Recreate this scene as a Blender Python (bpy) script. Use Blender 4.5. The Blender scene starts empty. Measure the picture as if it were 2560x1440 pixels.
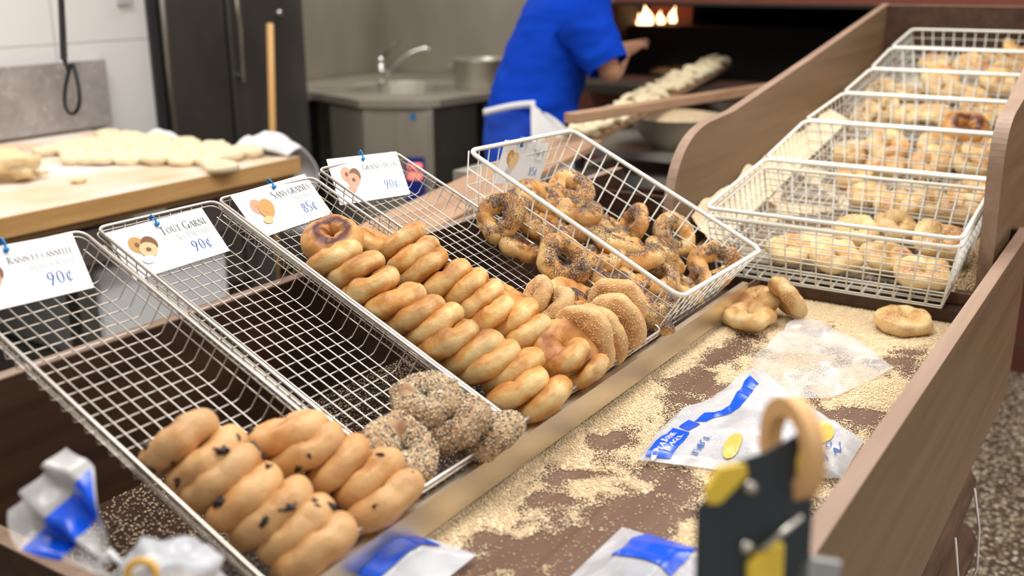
import bpy, math, random
import numpy as np
from mathutils import Vector, Matrix, noise
random.seed(7); RNG = np.random.default_rng(7)
sc = bpy.context.scene
COL = sc.collection
# ---------------------------------------------------------------- camera
CM = Matrix(((0.542484,0.249023,-0.802308),(-0.840061,0.157016,-0.519274),(-0.003335,0.955684,0.294374)))
CM = Matrix([list(r) for r in CM]); 
def _ortho(m):
    x = m.col[0].normalized(); y = (m.col[1]-x*m.col[1].dot(x)).normalized(); z = x.cross(y)
    return Matrix((x,y,z)).transposed()
CM = _ortho(CM); FPX = 2558.27; CAM = Vector((0,0,1.5))
cd = bpy.data.cameras.new('camera'); co = bpy.data.objects.new('camera', cd); COL.objects.link(co)
cd.sensor_width = 36; cd.lens = FPX/2560*36; cd.clip_start = 0.05; cd.clip_end = 60
co.matrix_world = Matrix.Translation(CAM) @ CM.to_4x4()
cd.dof.use_dof = True; cd.dof.focus_distance = 1.60; cd.dof.aperture_fstop = 2.8
sc.camera = co
# ---------------------------------------------------------------- world, lights, exposure
sc.view_settings.view_transform = 'Standard'; sc.view_settings.look = 'None'
sc.view_settings.gamma = 1; sc.view_settings.use_curve_mapping = False; sc.view_settings.exposure = 0.02
w = bpy.data.worlds.new('room_light'); sc.world = w; w.use_nodes = True
w.node_tree.nodes['Background'].inputs[0].default_value = (1.0,0.97,0.94,1); w.node_tree.nodes['Background'].inputs[1].default_value = 0.55
def area(name, loc, rot, sx, sy, p, col=(1,0.97,0.92)):
    l = bpy.data.lights.new(name,'AREA'); l.shape='RECTANGLE'; l.size=sx; l.size_y=sy; l.energy=p; l.color=col
    o = bpy.data.objects.new(name,l); COL.objects.link(o); o.location=loc; o.rotation_euler=rot; return o
area('counter_lamp', (0.9,0.9,2.85), (0,0,0), 1.6,0.5, 34)
area('counter_lamp', (2.7,0.7,2.85), (0,0,0), 1.6,0.5, 34)
area('table_lamp', (1.6,3.0,2.85), (0,0,0), 1.4,0.5, 36)
area('kitchen_lamp', (4.0,3.4,2.85), (0,0,0), 1.0,0.4, 24)
area('shop_lamp', (0.4,-1.6,2.85), (math.radians(-22),0,0), 2.4,1.0, 46)
area('aisle_fill', (3.2,-1.0,2.85), (math.radians(-8),0,0), 2.6,0.8, 75)  # added fill with no known fixture, brightens the aisle floor
# ---------------------------------------------------------------- projection helpers (a pixel of the 2560x1440 frame -> a point on a plane of the room)
def ray(a): return CM @ Vector(((a[0]-1280)/FPX, -(a[1]-720)/FPX, -1.0))
def pl(a, P, n):
    v = ray(a); return CAM + v*((Vector(P)-CAM).dot(n)/v.dot(n))
def pz(a,z): return pl(a,(0,0,z),Vector((0,0,1)))
def py(a,y): return pl(a,(0,y,0),Vector((0,1,0)))
def px(a,x): return pl(a,(x,0,0),Vector((1,0,0)))
def pdp(a,d): return CAM + ray(a)*d
AL = 0.417957664; D = Vector((0,-math.cos(AL),-math.sin(AL))); N = Vector((0,-math.sin(AL),math.cos(AL))); X = Vector((1,0,0))
O2 = Vector((0.8452,1.0296,1.0528))
def T(x,c,h=0): return O2 + X*x + D*c + N*h          # point of the tilted rack: along the lip, down the slope, above the wires
def pt(a,h): return pl(a, O2+N*h, N)
RS = 0.161; RP = Vector((2.03,0,0.912)); RN = Vector((-RS,0,1)).normalized()
def pramp(a,h): return pl(a, RP+RN*h, RN)
def proj(P):
    v = CM.transposed() @ (Vector(P)-CAM); return (1280+FPX*v[0]/-v[2], 720-FPX*v[1]/-v[2])
# ---------------------------------------------------------------- materials
MATS = {}
def mat(name, col=(.8,.8,.8), rough=.5, metal=0, **k):
    if name in MATS: return MATS[name]
    m = bpy.data.materials.new(name); m.use_nodes = True; b = m.node_tree.nodes['Principled BSDF']
    b.inputs['Base Color'].default_value = (*col,1); b.inputs['Roughness'].default_value = rough; b.inputs['Metallic'].default_value = metal
    for kk,v in k.items(): b.inputs[kk.replace('_',' ')].default_value = v
    MATS[name] = m; return m
def nd(m,t,**k):
    n = m.node_tree.nodes.new(t)
    for a,v in k.items(): setattr(n,a,v)
    return n
def lk(m,a,b): m.node_tree.links.new(a,b)
def ramp(m, fac, stops):
    r = nd(m,'ShaderNodeValToRGB'); e = r.color_ramp.elements
    while len(e) < len(stops): e.new(.5)
    for i,(p,c) in enumerate(stops): e[i].position = p; e[i].color = (*c,1)
    lk(m,fac,r.inputs[0]); return r.outputs[0]
def noise_tex(m, vec, scale, detail=3, rough=.5, dist=0):
    n = nd(m,'ShaderNodeTexNoise'); n.inputs['Scale'].default_value=scale; n.inputs['Detail'].default_value=detail
    n.inputs['Roughness'].default_value=rough; n.inputs['Distortion'].default_value=dist
    if vec is not None: lk(m,vec,n.inputs['Vector'])
    return n
def mapping(m, vec, scale=(1,1,1), rot=(0,0,0)):
    mp = nd(m,'ShaderNodeMapping'); mp.inputs['Scale'].default_value=scale; mp.inputs['Rotation'].default_value=rot; lk(m,vec,mp.inputs['Vector']); return mp.outputs[0]
def mixc(m, fac, a, b, mode='MIX'):
    x = nd(m,'ShaderNodeMix', data_type='RGBA', blend_type=mode)
    if isinstance(fac,(int,float)): x.inputs[0].default_value=fac
    else: lk(m,fac,x.inputs[0])
    for i,v in ((6,a),(7,b)):
        if isinstance(v,tuple): x.inputs[i].default_value=(*v,1)
        else: lk(m,v,x.inputs[i])
    return x.outputs[2]
def mth(m, op, a, b=None, c=None):
    x = nd(m,'ShaderNodeMath', operation=op)
    for i,v in enumerate((a,b,c)):
        if v is None: continue
        if isinstance(v,(int,float)): x.inputs[i].default_value=v
        else: lk(m,v,x.inputs[i])
    return x.outputs[0]
def bump(m, h, s, d=.002, prev=None):
    b = nd(m,'ShaderNodeBump'); b.inputs['Strength'].default_value=s; b.inputs['Distance'].default_value=d; lk(m,h,b.inputs['Height'])
    if prev is not None: lk(m,prev,b.inputs['Normal'])
    return b.outputs[0]
def P(m): return m.node_tree.nodes['Principled BSDF']
def coord(m,k='Object'): return nd(m,'ShaderNodeTexCoord').outputs[k]
def wood(name, dark, light, scale=(2,30,30), rough=.42, sp=.4, bs=.15):
    m = mat(name, light, rough); v = mapping(m, coord(m), scale)
    n = noise_tex(m, v, 1.0, 6, .6, .6); c = ramp(m, n.outputs[0], [(.3,dark),(.7,light)])
    n2 = noise_tex(m, mapping(m, coord(m), (scale[0]*4,scale[1]*5,scale[2]*5)), 1.0, 2)
    c = mixc(m, mth(m,'MULTIPLY',n2.outputs[0],.35), c, dark)
    lk(m,c,P(m).inputs['Base Color']); lk(m,bump(m,n2.outputs[0],bs,.001),P(m).inputs['Normal']); P(m).inputs['Specular IOR Level'].default_value=sp; return m
M_wood = wood('brown_laminate',(.135,.080,.042),(.225,.142,.078),(1.4,26,26))
M_woodshade = wood('shaded_laminate',(.035,.017,.010),(.085,.042,.025),(1.2,30,30))  # same laminate with the shade of the recessed boards put into its colour
M_edge = wood('pale_board_edge',(.27,.175,.125),(.40,.28,.21),(2,30,30),.5)  # paler brown for the narrow edges of the boards
M_floorwood = wood('trough_laminate',(.13,.072,.047),(.20,.118,.082),(1.6,30,30),.4)
M_maple = wood('maple_block',(.50,.27,.09),(.72,.45,.19),(1.5,22,22),.5)
def maple_top():
    m = mat('floured_maple',(.8,.7,.6),.65); n = noise_tex(m, mapping(m,coord(m),(1,7,1)), 1.6, 5); n2 = noise_tex(m, coord(m), 3.0, 4)
    c = ramp(m, n.outputs[0], [(.3,(.62,.42,.24)),(.7,(.74,.55,.36))]); c = mixc(m, ramp(m,n2.outputs[0],[(.34,(0,0,0)),(.62,(1,1,1))]), c, (.80,.72,.66))
    lk(m,c,P(m).inputs['Base Color']); return m
M_mapletop = maple_top()
def brushed(name, c1, c2, rough, sc_=(30,30,1.5), metal=1):
    m = mat(name, c1, rough, metal); n = noise_tex(m, mapping(m,coord(m),sc_), 1.0, 3)
    lk(m, ramp(m,n.outputs[0],[(.3,c1),(.7,c2)]), P(m).inputs['Base Color'])
    n2 = noise_tex(m, coord(m), 2.2, 3); lk(m, mth(m,'ADD',mth(m,'MULTIPLY',n2.outputs[0],.25),rough-.12), P(m).inputs['Roughness']); return m
M_steel = brushed('brushed_steel',(.36,.335,.285),(.56,.52,.44),.42,(2.2,2.2,.9),.55)
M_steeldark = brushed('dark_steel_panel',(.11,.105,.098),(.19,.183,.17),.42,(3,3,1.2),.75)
M_lip = brushed('steel_strip',(.64,.56,.44),(.74,.67,.55),.38,(.8,30,30))
M_wire = mat('chrome_wire',(.66,.61,.56),.36,.85)
M_white = mat('white_coated_wire',(.80,.80,.74),.32)
M_chrome = mat('chrome',(.8,.8,.8),.15,1.0)
M_black = mat('black_rubber',(.012,.012,.013),.45)
M_dark = mat('matte_black',(.010,.008,.007),.9)  # flat near-black for the oven inside and other black parts
M_cloth = mat('white_cloth',(.78,.78,.80),.9)
M_card = mat('white_card',(.80,.81,.83),.55)
M_ink = mat('black_ink',(.02,.02,.02),.6); M_grey = mat('grey_ink',(.55,.55,.56),.6); M_blueink = mat('blue_ink',(.010,.11,.42),.6)
M_tie = mat('blue_plastic_tie',(.0,.22,.62),.4)
M_print1 = mat('printed_bagel_gold',(.55,.30,.09),.6); M_print2 = mat('printed_bagel_brown',(.20,.08,.03),.6); M_print3 = mat('printed_bagel_pink',(.60,.33,.22),.6)
M_print4 = mat('printed_bagel_pale',(.72,.52,.28),.6)
def tile():
    m = mat('white_tile',(.75,.75,.74),.28); b = nd(m,'ShaderNodeTexBrick'); b.offset=0; b.squash=1
    lk(m, mapping(m,coord(m),(1,1,1),(math.pi/2,0,0)), b.inputs['Vector'])
    b.inputs['Scale'].default_value=1; b.inputs['Brick Width'].default_value=.82; b.inputs['Row Height'].default_value=.62; b.inputs['Mortar Size'].default_value=.003
    b.inputs['Color1'].default_value=(.76,.76,.75,1); b.inputs['Color2'].default_value=(.74,.74,.735,1); b.inputs['Mortar'].default_value=(.42,.42,.42,1)
    lk(m,b.outputs[0],P(m).inputs['Base Color']); return m
M_tile = tile()
def brick():
    m = mat('red_brick',(.3,.1,.05),.85); b = nd(m,'ShaderNodeTexBrick')
    lk(m, mapping(m,coord(m),(1,1,1),(math.pi/2,0,math.pi/2)), b.inputs['Vector'])
    b.inputs['Scale'].default_value=1; b.inputs['Brick Width'].default_value=.23; b.inputs['Row Height'].default_value=.075; b.inputs['Mortar Size'].default_value=.006
    b.inputs['Color1'].default_value=(.22,.062,.035,1); b.inputs['Color2'].default_value=(.12,.038,.024,1); b.inputs['Mortar'].default_value=(.09,.075,.06,1)
    n = noise_tex(m,coord(m),14,4); lk(m, mixc(m,mth(m,'MULTIPLY',n.outputs[0],.5),b.outputs[0],(.10,.03,.02)), P(m).inputs['Base Color'])
    lk(m,bump(m,n.outputs[0],.4,.004),P(m).inputs['Normal']); return m
M_brick = brick()
def stone():
    m = mat('galvanised_panel',(.4,.38,.37),.5); n = noise_tex(m,coord(m),5,6,.65,.3); n2 = noise_tex(m,coord(m),40,3)
    c = ramp(m,n.outputs[0],[(.3,(.22,.20,.195)),(.7,(.42,.39,.38))]); c = mixc(m,ramp(m,n2.outputs[0],[(.55,(0,0,0)),(.75,(.5,.5,.5))]),c,(.6,.58,.56))
    lk(m,c,P(m).inputs['Base Color']); return m
M_stone = stone()
def terrazzo():
    m = mat('pebble_terrazzo',(.4,.35,.25),.45); v = nd(m,'ShaderNodeTexVoronoi'); v.inputs['Scale'].default_value=75; lk(m,coord(m),v.inputs['Vector'])
    s = nd(m,'ShaderNodeSeparateColor'); lk(m,v.outputs['Color'],s.inputs[0])
    c = ramp(m,s.outputs[0],[(0,(.16,.12,.075)),(.35,(.33,.26,.17)),(.65,(.47,.40,.28)),(.9,(.60,.54,.42)),(1,(.76,.72,.64))])
    e = ramp(m,v.outputs['Distance'],[(.35,(1,1,1)),(.62,(.0,.0,.0))]); c = mixc(m,e,(.09,.065,.045),c); lk(m,c,P(m).inputs['Base Color']); return m
M_terra = terrazzo()
def crust(name, pale, gold, brown, patch=.55, band=.5, sc_=22, flecks=None):
    """bagel crust: pale where the rings touched while baking (round the outside), browner on the flat faces, darker baked patches"""
    m = mat(name, gold, .42); P(m).inputs['Specular IOR Level'].default_value=.35
    P(m).inputs['Subsurface Weight'].default_value=.06; P(m).inputs['Subsurface Radius'].default_value=(.01,.006,.003)
    o = coord(m); oi = nd(m,'ShaderNodeObjectInfo'); add = nd(m,'ShaderNodeVectorMath',operation='ADD')
    mu = nd(m,'ShaderNodeVectorMath',operation='SCALE'); cmb = nd(m,'ShaderNodeCombineXYZ'); 
    for i in range(3): lk(m,oi.outputs['Random'],cmb.inputs[i])
    lk(m,cmb.outputs[0],mu.inputs[0]); mu.inputs['Scale'].default_value=9.0; lk(m,o,add.inputs[0]); lk(m,mu.outputs[0],add.inputs[1]); v = add.outputs[0]
    sp = nd(m,'ShaderNodeSeparateXYZ'); lk(m,o,sp.inputs[0])
    az = mth(m,'ABSOLUTE',sp.outputs[2]); n1 = noise_tex(m,v,sc_,4,.55,.4)
    f = mth(m,'ADD', mth(m,'MULTIPLY',az,55*band), mth(m,'MULTIPLY',mth(m,'SUBTRACT',n1.outputs[0],.5),2.1))
    c = ramp(m,f,[(.06,pale),(.42,gold),(.95,brown)])
    n2 = noise_tex(m,v,sc_*.7,3,.5,.2); c = mixc(m, ramp(m,n2.outputs[0],[(patch,(0,0,0)),(patch+.2,(.75,.75,.75))]), c, brown)
    n3 = noise_tex(m,v,160,3); c = mixc(m, mth(m,'MULTIPLY',n3.outputs[0],.16), c, brown)
    vh = nd(m,'ShaderNodeMapRange'); lk(m,oi.outputs['Random'],vh.inputs[0]); vh.inputs[3].default_value=.86; vh.inputs[4].default_value=1.10
    hs = nd(m,'ShaderNodeHueSaturation'); lk(m,vh.outputs[0],hs.inputs['Value']); lk(m,c,hs.inputs['Color']); c = hs.outputs[0]
    nb = noise_tex(m,v,45,4,.55,.5); nn = bump(m,nb.outputs[0],.55,.004)
    if flecks:
        for (scl,thr,colr,dens,mscale) in flecks:
            vo = nd(m,'ShaderNodeTexVoronoi'); vo.inputs['Scale'].default_value=scl; lk(m,v,vo.inputs['Vector'])
            msk = noise_tex(m,v,mscale,2); k = mth(m,'MULTIPLY', mth(m,'LESS_THAN',vo.outputs['Distance'],thr), mth(m,'GREATER_THAN',msk.outputs[0],dens))
            c = mixc(m,k,c,colr); nn = bump(m,k,.4,.0012,nn)
    lk(m,c,P(m).inputs['Base Color']); lk(m,nn,P(m).inputs['Normal']); return m
M_plain = crust('golden_crust',(.80,.58,.27),(.66,.33,.09),(.34,.115,.03),.55,.68)
M_raisin = crust('cinnamon_crust',(.70,.43,.20),(.62,.32,.12),(.36,.15,.055),.60,.3)
M_sesb = crust('sesame_bagel_crust',(.68,.44,.20),(.58,.31,.12),(.38,.16,.06),.6,.4)
M_popb = crust('poppy_bagel_crust',(.78,.52,.22),(.64,.32,.09),(.36,.13,.035),.6,.5)
def speckle(m,scale,thr,col,cover,bias):
    o=coord(m); oi=nd(m,'ShaderNodeObjectInfo'); vo=nd(m,'ShaderNodeTexVoronoi'); vo.inputs['Scale'].default_value=scale; lk(m,o,vo.inputs['Vector']); sp=nd(m,'ShaderNodeSeparateXYZ'); lk(m,o,sp.inputs[0])
    n=noise_tex(m,o,26,3,.6); g=mth(m,'ADD',mth(m,'MULTIPLY',sp.outputs[2],bias),mth(m,'MULTIPLY',mth(m,'SUBTRACT',n.outputs[0],.5),2.4))
    k=mth(m,'MULTIPLY',mth(m,'LESS_THAN',vo.outputs['Distance'],mth(m,'MULTIPLY',mth(m,'MINIMUM',mth(m,'MAXIMUM',mth(m,'ADD',g,cover),0),1),thr)),1)
    old=P(m).inputs['Base Color'].links[0].from_socket; lk(m,mixc(m,k,old,col),P(m).inputs['Base Color']); lk(m,bump(m,k,.4,.001,P(m).inputs['Normal'].links[0].from_socket),P(m).inputs['Normal'])
speckle(M_popb,520,.62,(.05,.052,.065),-.25,48)
M_dressb = crust('all_dressed_crust',(.52,.36,.20),(.42,.24,.11),(.20,.09,.05),.55,.4); speckle(M_dressb,420,.6,(.10,.10,.12),.1,0)
M_pale = crust('pale_seeded_crust',(.78,.61,.33),(.68,.43,.17),(.34,.12,.035),.54,.62,20,[(430,.33,(.84,.68,.41),.44,12)])
M_burnt = crust('dark_baked_crust',(.66,.38,.13),(.60,.29,.08),(.34,.12,.035),.6,.5)
def burnring(m):
    o=coord(m); sp=nd(m,'ShaderNodeSeparateXYZ'); lk(m,o,sp.inputs[0]); r=mth(m,'SQRT',mth(m,'ADD',mth(m,'POWER',sp.outputs[0],2),mth(m,'POWER',sp.outputs[1],2)))
    n=noise_tex(m,o,40,3); k=mth(m,'ADD',r,mth(m,'MULTIPLY',mth(m,'SUBTRACT',n.outputs[0],.5),.02)); b=ramp(m,mth(m,'MULTIPLY',k,20),[(.30,(0,0,0)),(.44,(1,1,1)),(.60,(1,1,1)),(.80,(0,0,0))])
    old=P(m).inputs['Base Color'].links[0].from_socket; top=mth(m,'GREATER_THAN',sp.outputs[2],.002); c=mixc(m,mth(m,'MULTIPLY',b,top),old,(.105,.030,.022)); lk(m,c,P(m).inputs['Base Color'])
burnring(M_burnt)
M_seed = mat('sesame_seed',(.90,.74,.50),.5); M_seed2 = mat('toasted_seed',(.60,.36,.16),.5); M_poppy = mat('poppy_seed',(.075,.08,.105),.5)
M_dough = mat('raw_dough',(.80,.70,.48),.6); P(M_dough).inputs['Subsurface Weight'].default_value=.1; P(M_dough).inputs['Subsurface Radius'].default_value=(.02,.015,.01)
M_dough2 = mat('yeasty_dough',(.80,.60,.34),.6)
M_raisind = mat('raisin_skin',(.022,.010,.010),.4)
def seedbed():
    m = mat('sesame_seed_layer',(.7,.55,.33),.6); vo = nd(m,'ShaderNodeTexVoronoi'); vo.inputs['Scale'].default_value=330; lk(m,coord(m),vo.inputs['Vector'])
    s = nd(m,'ShaderNodeSeparateColor'); lk(m,vo.outputs['Color'],s.inputs[0])
    c = ramp(m,s.outputs[0],[(0,(.66,.46,.26)),(.3,(.84,.67,.43)),(1,(.94,.81,.58))]); c = mixc(m,ramp(m,vo.outputs['Distance'],[(.5,(0,0,0)),(.85,(.4,.4,.4))]),c,(.42,.26,.13))
    lk(m,c,P(m).inputs['Base Color']); lk(m,bump(m,vo.outputs['Distance'],-.6,.0015),P(m).inputs['Normal']); return m
M_bed = seedbed()
def film(name, col, op, rough=.18):
    m = bpy.data.materials.new(name); m.use_nodes=True; t=m.node_tree; t.nodes.clear()
    out=t.nodes.new('ShaderNodeOutputMaterial'); mx=t.nodes.new('ShaderNodeMixShader'); tr=t.nodes.new('ShaderNodeBsdfTransparent'); pb=t.nodes.new('ShaderNodeBsdfPrincipled')
    pb.inputs['Base Color'].default_value=(*col,1); pb.inputs['Roughness'].default_value=rough; pb.inputs['Specular IOR Level'].default_value=.8
    n=t.nodes.new('ShaderNodeTexNoise'); n.inputs['Scale'].default_value=9; n.inputs['Detail'].default_value=4
    tc=t.nodes.new('ShaderNodeTexCoord'); t.links.new(tc.outputs['Object'],n.inputs['Vector'])
    mr=t.nodes.new('ShaderNodeMapRange'); t.links.new(n.outputs[0],mr.inputs[0]); mr.inputs[1].default_value=.3; mr.inputs[2].default_value=.7; mr.inputs[3].default_value=max(0,op-.18); mr.inputs[4].default_value=min(1,op+.18)
    t.links.new(mr.outputs[0],mx.inputs[0]); t.links.new(tr.outputs[0],mx.inputs[1]); t.links.new(pb.outputs[0],mx.inputs[2]); t.links.new(mx.outputs[0],out.inputs[0]); return m
M_film = film('clear_plastic_film',(.84,.84,.86),.40,.22); M_film2 = film('frosted_plastic_film',(.74,.78,.87),.62,.28)
M_filmblue = mat('blue_bag_print',(.0,.085,.72),.25); M_filmwhite = mat('white_bag_print',(.85,.87,.92),.4); M_filmgold = mat('gold_bag_print',(.80,.48,.10),.35)
M_shirt = mat('blue_cotton',(.001,.045,.46),.9,0,Specular_IOR_Level=.15); M_apron = M_cloth; M_trouser = mat('blue_trouser_cotton',(.002,.055,.50),.85)
M_skin = mat('skin',(.42,.22,.14),.5); M_hair = mat('dark_hair',(.03,.02,.015),.6)
M_yellow = mat('yellow_plastic',(.86,.62,.06),.4); M_blackmetal = mat('black_painted_metal',(.018,.030,.040),.38); M_tape = mat('tan_tape',(.78,.46,.20),.5); M_screw = mat('zinc_screw',(.7,.68,.62),.3,1.0)
M_peel = wood('peel_wood',(.30,.17,.10),(.50,.32,.20),(1.5,18,18),.6); M_broom = mat('broom_handle_wood',(.62,.36,.12),.5)
M_flame = mat('flame',(1,.5,.1),1); P(M_flame).inputs['Emission Color'].default_value=(1,.62,.33,1); P(M_flame).inputs['Emission Strength'].default_value=5
M_ember = mat('ember',(.3,.05,.01),1); P(M_ember).inputs['Emission Color'].default_value=(1,.22,.03,1); P(M_ember).inputs['Emission Strength'].default_value=.9
M_log = wood('bark',(.045,.022,.012),(.17,.09,.05),(3,40,40),.9)
M_led = mat('red_indicator',(1,.2,.15),.4); P(M_led).inputs['Emission Color'].default_value=(1,.2,.12,1); P(M_led).inputs['Emission Strength'].default_value=1.6
M_panelblue = mat('blue_panel',(.01,.03,.30),.35); M_plaster = mat('ceiling_paint',(.7,.69,.67),.9)
M_string = mat('white_string',(.75,.70,.66),.7); M_lime = mat('lime_sack',(.62,.60,.06),.6)
# ---------------------------------------------------------------- mesh helpers
class MB:
    def __init__(s): s.v=[]; s.f=[]; s.m=[]
    def add(s, vs, fs, mi=0):
        b=len(s.v); s.v += [tuple(v) for v in vs]; s.f += [tuple(i+b for i in f) for f in fs]; s.m += [mi]*len(fs)
    def box(s, lo, hi, mi=0):
        (a,b,c),(d,e,f)=lo,hi
        s.add([(a,b,c),(d,b,c),(d,e,c),(a,e,c),(a,b,f),(d,b,f),(d,e,f),(a,e,f)],[(0,3,2,1),(4,5,6,7),(0,1,5,4),(1,2,6,5),(2,3,7,6),(3,0,4,7)],mi)
    def hexa(s, p, mi=0): s.add(p,[(0,3,2,1),(4,5,6,7),(0,1,5,4),(1,2,6,5),(2,3,7,6),(3,0,4,7)],mi)
    def tube(s, pts, r, n=6, closed=False, mi=0, cap=True):
        pts=[Vector(p) for p in pts]; K=len(pts); base=len(s.v); rr = r if isinstance(r,(list,tuple)) else [r]*K
        for i,p in enumerate(pts):
            a=pts[(i-1)%K] if (closed or i>0) else p; b=pts[(i+1)%K] if (closed or i<K-1) else p
            t=(b-a).normalized() if (b-a).length>1e-9 else Vector((0,0,1))
            if i==0: u=t.orthogonal().normalized()
            else:
                u=(u-t*u.dot(t)); u=u.normalized() if u.length>1e-6 else t.orthogonal().normalized()
            w_=t.cross(u)
            for k in range(n):
                an=2*math.pi*k/n; s.v.append(tuple(p+(u*math.cos(an)+w_*math.sin(an))*rr[i]))
        for i in range(K if closed else K-1):
            for k in range(n):
                a=base+i*n+k; b=base+i*n+(k+1)%n; c=base+((i+1)%K)*n+(k+1)%n; d=base+((i+1)%K)*n+k
                s.f.append((a,b,c,d)); s.m.append(mi)
        if cap and not closed:
            s.f.append(tuple(base+k for k in reversed(range(n)))); s.m.append(mi)
            s.f.append(tuple(base+(K-1)*n+k for k in range(n))); s.m.append(mi)
    def prism(s, poly, off, mi=0):
        n=len(poly); off=Vector(off); vs=[Vector(p) for p in poly]; s.add(vs+[v+off for v in vs],[tuple(reversed(range(n))),tuple(range(n,2*n))]+[(i,(i+1)%n,n+(i+1)%n,n+i) for i in range(n)],mi)
    def lathe(s, prof, c=(0,0,0), n=32, mi=0):
        b=len(s.v); c=Vector(c)
        for r,z in prof:
            for k in range(n): s.v.append((c.x+r*math.cos(2*math.pi*k/n),c.y+r*math.sin(2*math.pi*k/n),c.z+z))
        for i in range(len(prof)-1):
            for k in range(n):
                s.f.append((b+i*n+k,b+i*n+(k+1)%n,b+(i+1)*n+(k+1)%n,b+(i+1)*n+k)); s.m.append(mi)
    def build(s, name, mats, parent=None, smooth=False, loc=None):
        me=bpy.data.meshes.new(name); o0=Vector(loc) if loc is not None else Vector((0,0,0))
        me.from_pydata([tuple(Vector(v)-o0) for v in s.v] if loc is not None else s.v,[],s.f)
        for m in (mats if isinstance(mats,(list,tuple)) else [mats]): me.materials.append(m)
        if any(s.m): me.polygons.foreach_set('material_index',s.m)
        if smooth: me.polygons.foreach_set('use_smooth',[True]*len(me.polygons))
        me.update(); o=bpy.data.objects.new(name,me); COL.objects.link(o)
        if loc is not None: o.location=o0
        if parent is not None: o.parent=parent
        return o
def tag(o,label=None,cat=None,group=None,kind=None):
    if label: o['label']=label
    if cat: o['category']=cat
    if group: o['group']=group
    if kind: o['kind']=kind
    return o
def empty(name, loc=(0,0,0)):
    o=bpy.data.objects.new(name,None); COL.objects.link(o); o.empty_display_size=.02; o.location=loc; return o
def part(mb, name, m, par, smooth=False):      # vertices are given in room coordinates
    o=mb.build(name,m,None,smooth); o.parent=par
    inv=Matrix.Translation(-Vector(par.location)) if par.parent is None else Matrix.Translation(-(Vector(par.location)+Vector(par.parent.location)))
    o.data.transform(inv); return o
def bevel(o,wd=.002,seg=2):
    b=o.modifiers.new('bevel','BEVEL'); b.width=wd; b.segments=seg; b.limit_method='ANGLE'; return o
# ================================================================ THE SETTING
def struct(mb,name,m,label=None):
    return tag(mb.build(name,m),label,None,None,'structure')
b=MB(); b.box((-2,-3,-.05),(8,6.5,0)); struct(b,'floor',M_terra)
b=MB(); b.box((-2,-3,3.0),(8,6.5,3.05)); struct(b,'ceiling',M_plaster)
b=MB(); b.box((-1.0,3.70,0),(2.915,3.80,3.0)); struct(b,'wall_tiled',M_tile)
b=MB(); b.box((-2,-3.1,0),(-1.9,6.5,3.0)); b.box((-1.9,3.8,0),(-1.0,3.9,3)); struct(b,'wall_side',M_plaster)
b=MB(); b.box((2.915,4.30,0),(5.2,4.38,3.0)); struct(b,'wall_steel_left',M_steel)
b=MB(); b.box((5.2,2.43,0),(5.28,4.38,3.0)); struct(b,'wall_steel_right',M_steel)
b=MB(); b.box((7.6,-3,0),(7.7,2.75,3)); struct(b,'wall_far',M_plaster)
b=MB(); b.box((2.895,3.682,0),(2.935,3.82,3.0)); struct(b,'trim_1',mat('corner_moulding',(.03,.03,.032),.4))
# tall steel cooler beside the tiled wall
c=empty('steel_cooler',(3.25,3.9,0)); tag(c,'tall dark stainless steel cooler standing right of the white tiled wall','cooler')
b=MB(); b.box((2.94,3.74,.05),(3.86,4.28,2.3)); part(b,'cabinet_body',M_steeldark,c)
b=MB(); b.box((2.99,3.70,.08),(3.325,3.738,2.25)); bevel(part(b,'door',M_steeldark,c),.008)
b=MB(); b.box((3.345,3.70,.08),(3.83,3.738,2.25)); bevel(part(b,'door',M_steeldark,c),.008)
b=MB(); b.tube([(2.965,3.675,.2),(2.965,3.675,2.2)],.016,10); part(b,'corner_pipe',brushed('pipe_steel',(.25,.23,.21),(.4,.37,.33),.4),c,True)
b=MB(); b.tube([(3.37,3.66,1.02),(3.37,3.66,1.9)],.012,10); b.tube([(3.37,3.70,1.05),(3.37,3.66,1.05)],.008,8); part(b,'handle',M_chrome,c,True)
b=MB(); b.tube([(3.66,3.70,1.32),(3.66,3.685,1.32)],.012,12); part(b,'lock',M_chrome,c,True)
# grey panel on the tiles, switch plate
b=MB(); b.box((1.2,3.665,.91),(2.65,3.698,1.172)); tag(b.build('splash_panel',M_stone),'mottled grey metal splash panel fixed to white tiles behind the dough table','panel')
b=MB(); b.box(tuple(py((295,0),3.69)-Vector((0,0,.0))),tuple(py((330,13),3.69)+Vector((0,.009,.05)))); 
o=MB(); q=py((312,6),3.69); o.box((q.x-.035,3.685,q.z-.012),(q.x+.035,3.699,q.z+.09)); tag(bevel(o.build('wall_socket',mat('grey_plate',(.45,.44,.46),.5)),.004),'small grey socket plate on the white tiled wall, top of the picture','socket')
# ================================================================ BRICK OVEN
ov=empty('brick_oven',(4.3,1.6,0)); tag(ov,'big red brick oven with a long black mouth and fire burning inside','oven')
b=MB(); b.box((4.2,-1.6,0),(4.5,2.42,1.03)); b.box((4.2,-1.6,1.375),(4.5,2.42,2.6)); b.box((4.2,2.30,1.03),(4.5,2.42,1.375)); b.box((4.2,-1.6,1.03),(4.5,.3,1.375))
part(b,'brick_front',M_brick,ov)
b=MB(); b.box((4.5,-1.6,.9),(7.3,2.42,1.02)); b.box((7.2,-1.6,1.02),(7.3,2.42,1.6)); b.box((4.5,-1.7,.9),(7.3,-1.6,1.6)); b.box((4.5,2.36,1.02),(7.3,2.42,1.6)); b.box((4.5,-1.7,1.5),(7.3,2.42,1.6)); part(b,'oven_chamber',M_dark,ov)
b=MB(); b.box((4.18,.3,1.362),(4.2,2.3,1.375)); part(b,'lintel_bar',M_dark,ov)
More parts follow.
